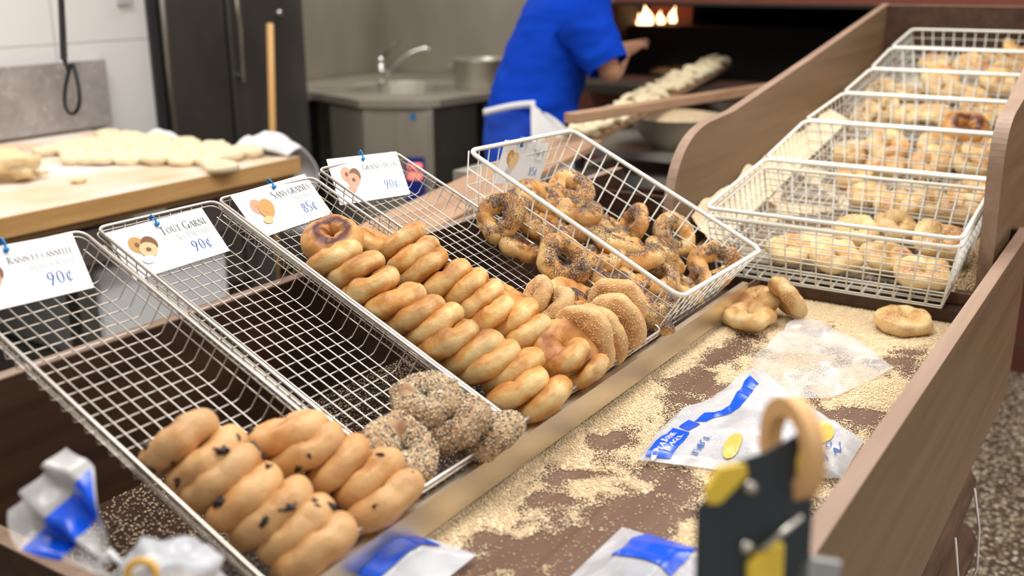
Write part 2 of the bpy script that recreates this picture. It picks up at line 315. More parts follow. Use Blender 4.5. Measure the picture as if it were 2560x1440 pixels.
b=MB(); b.box((3.98,.88,1.0),(4.2,2.3,1.035)); part(b,'stone_sill',mat('dark_stone',(.035,.028,.02),.9),ov)  # very dark brown stone
b=MB(); b.box((4.95,2.12,1.021),(5.05,2.355,1.50)); part(b,'fire_back_wall',M_brick,ov)
def flame(par,pos,h,r,mt,seed):
    b=MB(); prof=[]; 
    for i in range(9):
        t=i/8; prof.append((max(.002,r*(1.15*math.sin(math.pi*min(1,.25+t*.8))*(1-t*.45))),h*t))
    b.lathe(prof,(0,0,0),12); o=b.build('flame',mt,None,True); 
    for v in o.data.vertices:
        k=v.co.z/h; v.co.x+=.35*r*math.sin(k*6+seed)*k; v.co.y+=.45*r*math.sin(k*5+seed*2)*k+ .3*r*noise.noise(Vector((v.co.x*20,v.co.y*20,v.co.z*12+seed)))
    o.parent=par; o.location=Vector(pos)-par.location; return o
for (a,bt,h,r,s) in (((0,0),(1613,63),.098,.040,1),((0,0),(1601,63),.06,.022,5),((0,0),(1652,57),.060,.021,2),((0,0),(1682,54),.074,.019,3)):
    q=px(bt,4.8); flame(ov,(q.x,q.y,q.z-.005),h*1.05,r,M_flame,s)
q=px((1636,60),4.8)
b=MB(); b.box((4.72,.4,1.021),(4.9,2.355,q.z-.004)); part(b,'fire_hearth',M_dark,ov)
b=MB()
for k in range(6): b.tube([(4.80,q.y+.06+.02*k,q.z+.008),(4.82,q.y+.08+.02*k,q.z+.012)],.012,7)
part(b,'embers',M_ember,ov,True)
l=bpy.data.lights.new('fire_glow','POINT'); l.energy=1.3; l.color=(1,.42,.15); l.shadow_soft_size=.12; lo=bpy.data.objects.new('fire_glow',l); COL.objects.link(lo); lo.location=(4.74,q.y+.04,q.z+.13)
# ================================================================ CORNER SINK, FAUCET, POT
sk=empty('corner_sink',(4.45,3.5,0)); tag(sk,'round stainless steel sink basin on a steel cabinet in the kitchen corner','sink')
sc_ = Vector((4.42,3.56,0))
A0=pz((812,236),.9); A1=pz((1085,262),.88); A2=pz((1200,236),.9)
poly=[A0,pz((900,262),.88),A1,A2,Vector((5.18,2.95,.9)),Vector((5.18,4.28,.9)),Vector((4.1,4.28,.9))]
poly=[Vector((p.x,p.y,.0)) for p in poly]
b=MB(); n=len(poly); cin=Vector((4.48,3.60,0)); 
ring=[cin+(p-cin).normalized()*.0 for p in poly]
K=40; outer=[];inner=[]
def hit(poly,c,an):
    d=Vector((math.cos(an),math.sin(an),0)); best=None
    for i in range(len(poly)):
        p=poly[i]; q=poly[(i+1)%len(poly)]; e=q-p; den=d.x*e.y-d.y*e.x
        if abs(den)<1e-9: continue
        t=((p.x-c.x)*e.y-(p.y-c.y)*e.x)/den; s=((p.x-c.x)*d.y-(p.y-c.y)*d.x)/den
        if t>0 and -1e-6<=s<=1+1e-6 and (best is None or t<best): best=t
    return c+d*(best or .4)
for k in range(K):
    an=2*math.pi*k/K; outer.append(hit(poly,cin,an)); inner.append(cin+Vector((math.cos(an),math.sin(an),0))*.34)
vs=[(p.x,p.y,.90) for p in outer]+[(p.x,p.y,.90) for p in inner]; 
vs+=[(cin.x+(p.x-cin.x)*.97,cin.y+(p.y-cin.y)*.97,.89) for p in inner]+[(cin.x+(p.x-cin.x)*.8,cin.y+(p.y-cin.y)*.8,.66) for p in inner]+[(cin.x,cin.y,.64)]*1
fs=[(k,(k+1)%K,K+(k+1)%K,K+k) for k in range(K)]+[(K+k,K+(k+1)%K,2*K+(k+1)%K,2*K+k) for k in range(K)]+[(2*K+k,2*K+(k+1)%K,3*K+(k+1)%K,3*K+k) for k in range(K)]+[(3*K+k,3*K+(k+1)%K,4*K) for k in range(K)]
vs+=[(p.x,p.y,.865) for p in outer]; fs+=[(k,4*K+1+k,4*K+1+(k+1)%K,(k+1)%K) for k in range(K)]
b.add(vs,fs); part(b,'basin',M_steel,sk,False)
b=MB(); F=[Vector((p.x,p.y,0)) for p in (A0,poly[1],A1)]
def wallq(b,p,q,z0,z1,t=.02):
    nn=(q-p).cross(Vector((0,0,1))).normalized()*t
    b.hexa([(p.x,p.y,z0),(q.x,q.y,z0),(q.x-nn.x,q.y-nn.y,z0),(p.x-nn.x,p.y-nn.y,z0),(p.x,p.y,z1),(q.x,q.y,z1),(q.x-nn.x,q.y-nn.y,z1),(p.x-nn.x,p.y-nn.y,z1)])
c_in=cin; 
def shr(p,k=.95): return Vector((c_in.x+(p.x-c_in.x)*k,c_in.y+(p.y-c_in.y)*k,0))
FP=[shr(p) for p in poly[:4]]
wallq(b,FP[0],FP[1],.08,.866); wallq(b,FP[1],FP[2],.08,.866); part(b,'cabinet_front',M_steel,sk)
b=MB(); wallq(b,FP[2],FP[3],.08,.866); part(b,'cabinet_side',M_steeldark,sk)  # darker steel paints the shade of this side into its colour
u=(FP[2]-FP[1]).normalized(); e0=FP[2]-u*.02; e1=FP[2]-u*.18; nn=u.cross(Vector((0,0,1)))*.012
b=MB(); wallq(b,e1+nn,e0+nn,.10,.83,.012); cp=part(b,'control_column',M_steel,sk)
def onface(t0,t1,z0,z1,off,th=.006):
    p=FP[2]-u*t0+nn*(off/.012); q_=FP[2]-u*t1+nn*(off/.012); m_=MB(); wallq(m_,q_,p,z0,z1,th); return m_
cz=[py((1050,388),FP[2].y).z]
zt=pl((1050,392),FP[2],u.cross(Vector((0,0,1)))).z; zb=pl((1050,500),FP[2],u.cross(Vector((0,0,1)))).z
part(onface(.045,.145,zb,zt,.02),'display_panel',M_panelblue,sk)
part(onface(.06,.13,zt-.055,zt-.03,.026),'indicator_light',M_led,sk); part(onface(.06,.13,zt-.11,zt-.075,.026),'indicator_light',M_led,sk)
zk=pl((1045,290),FP[2],u.cross(Vector((0,0,1)))).z; part(onface(.085,.11,zk-.015,zk+.015,.022),'power_button',M_tie,sk)
# splash-back counter left of the sink
b=MB(); p0=pz((640,232),.9); b.box((3.90,3.86,.86),(4.45,4.29,.895)); 
tag(b.build('side_counter',M_steel),'narrow steel counter between the cooler and the round sink','counter')
b=MB(); b.box((3.92,3.90,0.02),(4.10,4.28,.855)); tag(b.build('waste_bin',M_dark),'black bin in the shadow under the steel side counter','bin')
fc=empty('faucet',pz((955,207),.9)); tag(fc,'chrome swan neck faucet with raised lever at the round sink','faucet'); q=Vector(fc.location)
rt=CM.col[0].copy(); rt.z=0; rt.normalize(); up=Vector((0,0,1)); fwd=Vector((.84,.54,0)).normalized()
b=MB(); b.tube([q,q+up*.11],.020,12); b.tube([q+up*.11,q+up*.145],[.022,.017],12); part(b,'body',M_chrome,fc,True)
b=MB(); S=[q+rt*.02+up*.04]; 
for i in range(1,13):
    t=i/12; S.append(q+rt*(.02+.27*t)+up*(.04+.14*t+.05*math.sin(math.pi*t*.9))-up*(.02*max(0,t-.9)*10))
b.tube(S,.009,10); part(b,'spout',M_chrome,fc,True)
b=MB(); b.tube([q+up*.13,q+up*.17+rt*.04,q+up*.24+rt*.11],[.008,.006,.006],8); part(b,'lever',M_steeldark,fc,True)
pb_=pz((1185,222),.9); pt_=empty('cooking_pot',(pb_.x+.05,pb_.y-.02,.9)); tag(pt_,'steel stock pot standing on the counter between the sink and the baker','pot')
b=MB(); b.lathe([(.0,.0),(.145,.0),(.15,.02),(.15,.15),(.158,.155),(.158,.16),(.145,.155),(.143,.02),(0,.015)],pt_.location,32); part(b,'pot_body',M_steel,pt_,True)
b=MB(); L=Vector(pt_.location); b.tube([L-rt*.15+up*.12,L-rt*.185+up*.12,L-rt*.185+up*.09,L-rt*.15+up*.09],.006,8); b.tube([L+rt*.15+up*.12,L+rt*.185+up*.12,L+rt*.185+up*.09,L+rt*.15+up*.09],.006,8); part(b,'handles',M_steel,pt_,True)
# broom / peel handle standing in the kitchen
b0=pdp((675,60),4.6); b1=pdp((682,355),4.6); dd=(b1-b0).normalized(); k=(b0.z+.035)/-dd.z
b=MB(); b.tube([b0,b0+dd*(k-.12)],.0155,12); bh=b.build('broom',M_broom,None,True); tag(bh,'long plain wooden broom handle upright in front of the dark cooler','broom')
bb=MB(); e=b0+dd*(k-.12+.02); bb.box((e.x-.15,e.y-.03,e.z-.10),(e.x+.15,e.y+.03,e.z+.02)); o=bb.build('broom_head',M_black); o.parent=bh
# ================================================================ DOUGH TABLE
TX,TY0,TY1=2.535,2.505,3.655
tb=empty('work_table',(1.2,3.0,0)); tag(tb,'maple block work table dusted with flour, holding rows of raw dough rings','table')
b=MB(); b.box((-.4,TY0,.845),(TX,TY1,.8985)); part(b,'block_edge',M_maple,tb); 
b=MB(); b.box((-.399,TY0+.001,.8985),(TX-.001,TY1-.001,.9)); part(b,'table_top',M_mapletop,tb)
b=MB(); b.box((-.38,TY0+.02,.822),(TX-.015,TY1-.02,.8445)); part(b,'under_board',wood('plywood',(.22,.12,.05),(.34,.2,.09),(1.5,22,22)),tb)
for lx in (.25,1.72,2.44):
    for ly in (2.62,3.5):
        b=MB(); b.box((lx-.03,ly-.03,0),(lx+.03,ly+.03,.8215)); part(b,'leg',M_steeldark,tb)
b=MB(); b.box((-.3,2.58,.30),(2.5,3.58,.33)); part(b,'lower_shelf',brushed('pale_steel_shelf',(.55,.54,.53),(.66,.65,.64),.3,(2,30,30)),tb)
b=MB(); b.box((-.3,2.56,.70),(2.47,2.585,.80)); part(b,'apron_rail',brushed('rail_steel',(.30,.27,.26),(.38,.35,.34),.4,(1,20,20)),tb)
for i,(x0,x1,cc) in enumerate(((.5,1.05,(.5,.5,.5)),(1.80,2.32,(.72,.74,.77)))):
    b=MB(); b.box((x0,2.66,.332),(x1,3.3,.66)); tag(bevel(b.build('flour_tub',mat('tub_plastic_%d'%i,cc,.35)),.03,3),('grey tub' if i==0 else 'pale white plastic tub')+(' on the lower shelf under the left of the dough table' if i==0 else ' on the lower shelf near the right end of the dough table'),'tub')
# raw dough rings
def ring_mesh(name,Ro,ri,zs,seed,lump,nu=40,nv=16,hole=1.0,twist=0):
    """a lumpy hand rolled ring: outer radius Ro, tube radius ri, squashed zs"""
    me=bpy.data.meshes.new(name); vs=[];fs=[]; Rr=Ro-ri
    for i in range(nu):
        a=2*math.pi*i/nu; d=Vector((math.cos(a),math.sin(a),0))
        fat=1+lump*.55*noise.noise(Vector((d.x*1.0+seed*3.1,d.y*1.0,seed)))+lump*.22*noise.noise(Vector((d.x*2.6+seed,d.y*2.6+4,seed*2))); t0=1.2+1.4*noise.noise(Vector((d.x*.9+seed,d.y*.9,4))); t1=-1.7+1.2*noise.noise(Vector((d.x*.9-seed,d.y*.9,14))); gd=lump*(.22+.7*noise.noise(Vector((d.x*2+seed,d.y*2,24))))
        rad=Rr*(1+lump*.5*noise.noise(Vector((d.x*1.1+9,d.y*1.1+seed,3)))); zoff=lump*.010*noise.noise(Vector((d.x*1.5,d.y*1.5+seed*2,7)))
        for j in range(nv):
            t=2*math.pi*j/nv; ct,st=math.cos(t),math.sin(t); tt=(t+math.pi)%(2*math.pi)-math.pi; gv=1-max(0,gd)*(math.exp(-((tt-t0)/.38)**2)+.6*math.exp(-((tt-t1)/.3)**2))
            ex = ct*ri*fat*gv*(hole if ct<0 else 1); ez = math.copysign(abs(st)**.85,st)*ri*zs*fat*gv
            p=d*(rad+ex)+Vector((0,0,ez+zoff))
            p+=Vector((ct*d.x,ct*d.y,st))*lump*.0055*noise.noise(p*34+Vector((seed*7,0,0)))
            p+=Vector((ct*d.x,ct*d.y,st))*lump*.0028*noise.noise(p*95+Vector((seed*3,5,0)))
            vs.append(tuple(p))
    for i in range(nu):
        for j in range(nv): fs.append((i*nv+j,((i+1)%nu)*nv+j,((i+1)%nu)*nv+(j+1)%nv,i*nv+(j+1)%nv))
    me.from_pydata(vs,[],fs); me.polygons.foreach_set('use_smooth',[True]*len(fs)); me.update(); return me
def inpoly(p,poly):
    c=False; n=len(poly)
    for i in range(n):
        (x1,y1),(x2,y2)=poly[i],poly[(i+1)%n]
        if (y1>p[1])!=(y2>p[1]) and p[0]<(x2-x1)*(p[1]-y1)/(y2-y1)+x1: c=not c
    return c
rawm=[ring_mesh('raw_dough_ring',.049,.0155,.9,s,.35,32,12) for s in range(4)]
for m_ in rawm: m_.materials.append(M_dough)
POLY=[(95,376),(250,340),(300,322),(430,334),(560,350),(690,372),(640,392),(585,402),(555,415),(420,405),(300,400),(190,404),(150,390)]
dx=.088; cnt=0
for i in range(0,30):
    for j in range(0,16):
        x=TX-.055-i*dx-(.044 if j%2 else 0); y=TY0+.06+j*.078
        if y>TY1-.05: continue
        pp=proj((x,y,.915))
        if not inpoly(pp,POLY): continue
        o=bpy.data.objects.new('raw_dough_ring',rawm[(i*3+j)%4]); COL.objects.link(o)
        o.location=(x+random.uniform(-.006,.006),y+random.uniform(-.006,.006),.9145+.004*(j%2)); o.rotation_euler=(random.uniform(-.05,.05),random.uniform(-.05,.05),random.uniform(0,6)); o.scale=(1,random.uniform(.88,1),1)
        tag(o,'pale raw dough ring in the close-packed rows on the floured maple table','dough ring','raw dough rings on the maple table'); cnt+=1
for (a,an,lab) in (((556,418),.3,'raw dough ring hanging over the front edge of the maple table'),((235,397),.1,'raw dough ring lying apart at the front of the rows, left side')):
    q=pz(a,.916); o=bpy.data.objects.new('raw_dough_ring',ring_mesh('raw_dough_ring',.056,.0155,.9,9+an,.3,36,12)); o.data.materials.append(M_dough); COL.objects.link(o); o.location=q; o.rotation_euler=(.0,0,an); tag(o,lab,'dough ring')
def lump(name,loc,r,s,m,label,cat,sub=3,amp=.35,freq=2.2):
    import bmesh
    bm=bmesh.new(); bmesh.ops.create_icosphere(bm,subdivisions=sub,radius=1); 
    for v in bm.verts:
        k=1+amp*noise.noise(v.co*freq+Vector((s,0,0)))+amp*.4*noise.noise(v.co*freq*2.5+Vector((0,s,0))); v.co=Vector((v.co.x*r[0]*k,v.co.y*r[1]*k,v.co.z*r[2]*k))
    for f in bm.faces: f.smooth=True
    me=bpy.data.meshes.new(name); bm.to_mesh(me); bm.free(); me.materials.append(m); o=bpy.data.objects.new(name,me); COL.objects.link(o); o.location=loc
    if label: tag(o,label,cat)
    return o
q=pz((15,447),.9); lump('dough_mound',q+Vector((0,0,.04)),(.09,.12,.05),3,M_dough2,'torn mound of yellowish dough at the left edge of the maple table','dough',3,.6)
q=pz((88,437),.9); lump('dough_strip',q+Vector((0,0,.004)),(.045,.02,.008),5,M_dough2,'thin dough strip beside the torn mound of dough','dough')
q=pz((197,458),.9); lump('dough_scrap',q+Vector((0,0,.007)),(.022,.016,.011),8,M_dough2,'small lone dough scrap in the middle of the bare table top','dough')
# white cloth bunched behind and over the end of the table
def sheet(name,fn,nu,nv,m,parent=None,thick=.0):
    vs=[tuple(fn(i/(nu-1),j/(nv-1))) for i in range(nu) for j in range(nv)]; fs=[(i*nv+j,(i+1)*nv+j,(i+1)*nv+j+1,i*nv+j+1) for i in range(nu-1) for j in range(nv-1)]
    b=MB(); b.add(vs,fs); o=b.build(name,m,parent,True)
    if thick:
        s=o.modifiers.new('solid','SOLIDIFY'); s.thickness=thick
    return o
def clothf(u_,v_):
    y=2.515+.26*u_; x=TX-.045+.03*math.sin(v_*2); s=v_*.42
    if s<.07: p=Vector((TX-.05+s,y,.905+.03*math.sin(s/.07*math.pi/2)))
    else: p=Vector((TX+.02+.075*math.sin(min(1,(s-.07)/.2)*math.pi),y,.935-(s-.07)*.95))
    return p+Vector((.03*noise.noise(Vector((u_*5,v_*2,0))),.015*noise.noise(Vector((u_*3,v_*3,5))),.035*noise.noise(Vector((u_*3,v_*1.5,2)))+.02*math.sin(u_*3)))
tag(sheet('cloth',clothf,26,26,M_cloth,None,.006),'white cloth bunched over the right end of the dough table','cloth')
q=pz((430,338),.9)
o=lump('flour_sack',(2.60,3.30,.84),(.05,.13,.085),4,M_cloth,'white bag bulging behind the far corner of the dough table','sack',3,.15)
# coiled black cord hanging in front of the tiles
cb=MB(); a0=pdp((150,-60),2.9); a1=pdp((160,148),2.9); pts=[]
turns=34; L_=(a1-a0)
for i in range(turns*12+1):
    t=i/(turns*12); an=2*math.pi*turns*t; rr=.0085*(.8+.2*t); pts.append(a0+L_*t+rt*rr*math.cos(an)+fwd*rr*math.sin(an))
cb.tube(pts,.0028,6); cord=cb.build('coiled_cord',M_black,None,True); tag(cord,'black coiled cord with a hanging loop in front of the white tiles','cord')
cb=MB(); pts=[]
for i in range(33):
    t=i/32; an=2*math.pi*t; pts.append(pdp((180-19*math.sin(an)*(1-.55*math.cos(an/1)*.9)*.9, 222-62*math.cos(an)),2.9))
cb.tube(pts,.0058,8,True); cb.tube([a1,pdp((165,160),2.9),pdp((172,178),2.9)],.006,8); o=cb.build('loop',M_black,cord,True)
# ================================================================ DISPLAY COUNTER
ct=empty('display_counter',(1.3,.7,0)); tag(ct,'long brown laminate bakery counter with seed trough, sloping rack bed and raised seed ramp','counter')
XL,XR=.535,2.03
LY=.653; FZ=.860; SY0,SY1=.212,.232
b=MB(); b.box((.55,SY1,FZ-.02),(1.978,.668,FZ)); b.box((1.978,SY1,FZ-.02),(2.25,.246,FZ)); part(b,'trough_floor',M_floorwood,ct)
b=MB(); b.box((.60,.668,FZ-.02),(2.0,.688,.872)); b.box((.60,.668,.872),(2.0,.672,.90)); part(b,'divider_board',M_floorwood,ct)
b=MB(); b.box((.20,SY0,.64),(2.272,SY1,.998)); part(b,'side_board',M_wood,ct)
b=MB(); b.box((.20,SY0-.001,.998),(2.272,SY1+.001,1.0)); part(b,'side_board_edge',M_edge,ct)
b=MB(); b.box((2.252,SY1,.64),(2.272,.246,.998)); part(b,'end_board',M_woodshade,ct)
b=MB(); b.box((.53,SY1,.60),(.55,1.085,.90)); o=part(b,'left_end_board',M_woodshade,ct)
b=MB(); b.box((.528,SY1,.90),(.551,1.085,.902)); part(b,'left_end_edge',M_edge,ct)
b=MB(); b.box((.55,.688,FZ-.02),(2.0,1.066,FZ)); part(b,'bin_floor',M_woodshade,ct)
b=MB(); b.box((.55,1.066,.60),(2.12,1.084,1.0635)); part(b,'rear_board',M_woodshade,ct)
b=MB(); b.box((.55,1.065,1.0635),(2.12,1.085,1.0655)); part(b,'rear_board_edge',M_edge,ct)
b=MB(); b.box((2.02,.88,.60),(2.04,1.066,1.03)); b.box((2.0,.66,.60),(2.02,.86,.91)); part(b,'bin_end_board',M_woodshade,ct)
# ramp
def rz(x): return .912+RS*(x-2.03)
b=MB(); b.hexa([(2.03,.272,rz(2.03)-.022),(3.62,.272,rz(3.62)-.022),(3.62,.86,rz(3.62)-.022),(2.03,.86,rz(2.03)-.022),(2.03,.272,rz(2.03)),(3.62,.272,rz(3.62)),(3.62,.86,rz(3.62)),(2.03,.86,rz(2.03))]); part(b,'ramp_board',M_floorwood,ct)
b=MB(); b.box((1.978,.247,.60),(1.992,.86,.890)); b.box((1.992,.272,.878),(2.055,.86,.889)); part(b,'ramp_riser',M_woodshade,ct)
def bez(a,b_,c,n=12): return [((1-t)**2*a[0]+2*t*(1-t)*b_[0]+t*t*c[0],(1-t)**2*a[1]+2*t*(1-t)*b_[1]+t*t*c[1]) for t in [k/n for k in range(n+1)]]
LP=[(1.96,.86),(1.95,.98)]+bez((1.950,1.02),(1.956,1.168),(2.13,1.184))+[(2.277,1.192),(2.822,1.271),(3.64,1.397),(3.64,1.05)]
b=MB(); b.prism([(x,.86,z) for x,z in LP],(0,.02,0)); part(b,'ramp_left_board',M_wood,ct)
def edge(prof,y0,y1,th=.0015):
    m_=MB()
    for (x0,z0),(x1,z1) in zip(prof[:-1],prof[1:]):
        dxx,dz=x1-x0,z1-z0; L2=math.hypot(dxx,dz); nx,nz=-dz/L2*th,dxx/L2*th
        m_.hexa([(x0,y0,z0),(x1,y0,z1),(x1,y1,z1),(x0,y1,z0),(x0+nx,y0,z0+nz),(x1+nx,y0,z1+nz),(x1+nx,y1,z1+nz),(x0+nx,y1,z0+nz)])
    return m_
part(edge(LP[1:-1],.8595,.8805),'ramp_left_edge',M_edge,ct)
RPf=[(2.06,.865),(2.055,.90),(2.03,1.03),(2.01,1.12)]+bez((2.002,1.17),(1.998,1.246),(2.10,1.258))+[(2.155,1.268),(2.32,1.318),(2.7,1.40),(3.64,1.56),(3.64,1.08)]
b=MB(); b.prism([(x,.247,z) for x,z in RPf],(0,.025,0)); part(b,'ramp_right_board',M_wood,ct)
part(edge(RPf[1:-1],.2465,.2725),'ramp_right_edge',M_edge,ct)
b=MB(); b.box((3.62,.272,1.0),(3.64,.86,1.393)); part(b,'ramp_back_board',M_woodshade,ct)
b=MB(); b.box((3.619,.27,1.393),(3.641,.862,1.395)); part(b,'ramp_back_edge',M_edge,ct)
b=MB(); b.box((.58,.62,.02),(1.95,1.05,.60)); part(b,'base_cabinet',M_dark,ct)
b=MB(); b.box((2.9,.75,0),(2.96,.81,rz(2.9)-.03)); b.box((3.5,.75,0),(3.56,.81,rz(3.5)-.03)); part(b,'support_post',M_woodshade,ct)
# metal lip
lp=[(LY,.878),(LY,.9195),(LY+.012,.9195),(LY+.012,.9180),(LY+.0015,.9180),(LY+.0015,.878)]
b=MB(); b.prism([(.62,y,z) for y,z in lp],(1.24,0,0)); part(b,'steel_lip',M_lip,ct)
# ---------------------------------------------------------------- seeds in the trough
def mask(x,y):
    v=Vector((x,y,0)); n1=noise.noise(Vector((x*7+1.3,y*13,2.1)))+.6*noise.noise(Vector((x*17,y*34,5)))+.35*noise.noise(Vector((x*45,y*60,8)))
    m_=.50+n1*.85
    m_+=1.1*max(0,1-(.668-y)/.055)                      # drift along the divider
    m_+=.9*max(0,(x-1.72)/.24)                           # drift against the ramp
    m_+=.35*max(0,1-(y-SY1)/.06)
    pp=proj((x,y,FZ))
    for (cx,cy,rx,ry,s) in BARE:
        wx=rx*.55*noise.noise(Vector((x*26,y*26,3))); wy=ry*.9*noise.noise(Vector((x*30,y*30,7)))
        d=((pp[0]-cx+wx)/rx)**2+((pp[1]-cy+wy)/ry)**2
        if d<1: m_-=s*(1-d)**.5
    return m_
BARE=[(1400,1395,240,70,1.3),(1250,1400,160,60,1.0),(1560,1290,190,60,1.0),(1360,1255,70,20,.7),(1500,1105,70,24,1.1),(1345,1190,80,28,1.0),(1470,1190,90,14,.9),(1580,1370,120,60,.9),(1720,950,90,26,1.1),(1830,880,110,22,.9),(1780,905,80,16,.7),(1870,850,70,20,.9),(1760,975,60,14,.6),(1690,1000,50,12,.5),(2050,830,60,14,1.0),(2230,905,70,10,.6),(2130,1035,90,26,.9),(2280,880,60,10,.8),(1640,1180,80,25,.6),(1700,1230,80,40,.8)]
def bed(name,x0,x1,y0,y1,st,zf,mf,hmax,par=None,thr=.22):
    nx=int((x1-x0)/st)+1; ny=int((y1-y0)/st)+1; vs=[];fs=[]
    for i in range(nx):
        for j in range(ny):
            x=x0+i*st; y=y0+j*st; k=mf(x,y)-thr; vs.append((x,y,zf(x,y)+(-.003 if k<0 else min(hmax,.0012+k*hmax*1.1+.0012*noise.noise(Vector((x*120,y*120,0)))))))
    for i in range(nx-1):
        for j in range(ny-1):
            q=(i*ny+j,(i+1)*ny+j,(i+1)*ny+j+1,i*ny+j+1)
            if max(vs[k][2]-zf(vs[k][0],vs[k][1]) for k in q)>0: fs.append(q)
    b=MB(); b.add(vs,fs); return b.build(name,M_bed,par,True)
def scatter(name,pts,size,mats,par=None,flat=.45):
    """many little pointed seeds as one mesh: pts (n,3) positions, random headings"""
    pts=np.asarray(pts,float); n=len(pts); a=RNG.uniform(0,2*np.pi,n); e=RNG.uniform(-.5,.5,n); s=size*RNG.uniform(.75,1.25,n)
    d=np.stack([np.cos(a)*np.cos(e),np.sin(a)*np.cos(e),np.sin(e)],1)*s[:,None]; r=np.stack([-np.sin(a),np.cos(a),0*a],1)*s[:,None]*.6; q=np.cross(d,r); q=q/np.linalg.norm(q,axis=1)[:,None]*s[:,None]*flat
    V=np.stack([pts+d,pts-d*.8,pts+r,pts-r,pts+q,pts-q],1).reshape(-1,3)
    F0=np.array([[0,2,4],[2,1,4],[1,3,4],[3,0,4],[2,0,5],[1,2,5],[3,1,5],[0,3,5]]); F=(F0[None]+6*np.arange(n)[:,None,None]).reshape(-1,3)
    me=bpy.data.meshes.new(name); me.vertices.add(len(V)); me.vertices.foreach_set('co',V.ravel()); me.loops.add(F.size); me.loops.foreach_set('vertex_index',F.ravel().astype(np.int32))
    me.polygons.add(len(F)); me.polygons.foreach_set('loop_start',np.arange(0,F.size,3,dtype=np.int32)); me.polygons.foreach_set('loop_total',np.full(len(F),3,dtype=np.int32))
    for m_ in mats: me.materials.append(m_)
    if len(mats)>1: me.polygons.foreach_set('material_index',np.repeat(RNG.choice(len(mats),n,p=[.62,.38] if len(mats)==2 else None),8).astype(np.int32))
    me.polygons.foreach_set('use_smooth',np.ones(len(F),bool)); me.update(calc_edges=True); me.validate()
    o=bpy.data.objects.new(name,me); COL.objects.link(o)
    if par is not None: o.parent=par
    return o
sb=bed('sesame_seeds',.60,1.977,SY1+.002,.666,.006,lambda x,y:FZ,mask,.006,None,.42)
tag(sb,'drifts of spilled sesame seeds covering the brown trough floor','seeds',None,'stuff')
pts=[]
for _ in range(210000):
    x=random.uniform(.62,1.976); y=random.uniform(SY1+.003,.665); k=mask(x,y)
    if random.random() < min(1,max(.03,(k+.25)*1.5)):
        pts.append((x,y,FZ+.0009+(min(.006,.0012+(k-.42)*.0066) if k>.42 else 0)))
    if len(pts)>105000: break
tag(scatter('loose_sesame_seeds',pts,.0017,[M_seed]),'single pale sesame seeds scattered over the trough floor','seeds',None,'stuff')
# seeds on the ramp
rm=lambda x,y:.5+1.0*noise.noise(Vector((x*9,y*9,1)))
rb=bed('ramp_sesame_seeds',2.032,3.6,.274,.858,.012,lambda x,y:rz(x)+.0,rm,.005,None,.62); tag(rb,'layer of sesame seeds on the raised ramp below the white baskets','seeds',None,'stuff')
pts=[(x,y,rz(x)+.003+random.uniform(0,.004)) for x,y in ((random.uniform(2.035,2.5),random.choice([random.uniform(.275,.34),random.uniform(.275,.85)])) for _ in range(15000))]
tag(scatter('loose_ramp_seeds',pts,.0018,[M_seed,M_seed2]),'loose seeds on the near end of the raised ramp','seeds',None,'stuff')
b=MB(); 
def heap(u_,v_):
    x=2.05+1.0*u_; y=.80+.058*v_; return Vector((x,y,rz(x)+.010+.075*v_*(1-.6*u_)*(1+.4*noise.noise(Vector((x*12,y*20,0))))))
hp=sheet('sesame_seed_bank',heap,60,8,M_bed); tag(hp,'bank of sesame seeds piled against the ramp left board beside the baskets','seeds',None,'stuff')
# mixed seeds in the bin below the trays
bm_=lambda x,y:.62+.7*noise.noise(Vector((x*9,y*9,4)))-max(0,(x-1.25)*2.0)
pts=[]
for _ in range(40000):
    x=random.uniform(.56,1.75); y=random.uniform(.70,1.060)
    if random.random()<min(1,max(.0,bm_(x,y))): pts.append((x,y,FZ+.0012+random.uniform(0,.003)))
    if len(pts)>17000: break
tag(scatter('fallen_seeds',pts,.0019,[M_seed,M_poppy]),'mixed poppy and sesame seeds fallen on the bin floor below the wire trays','seeds',None,'stuff')
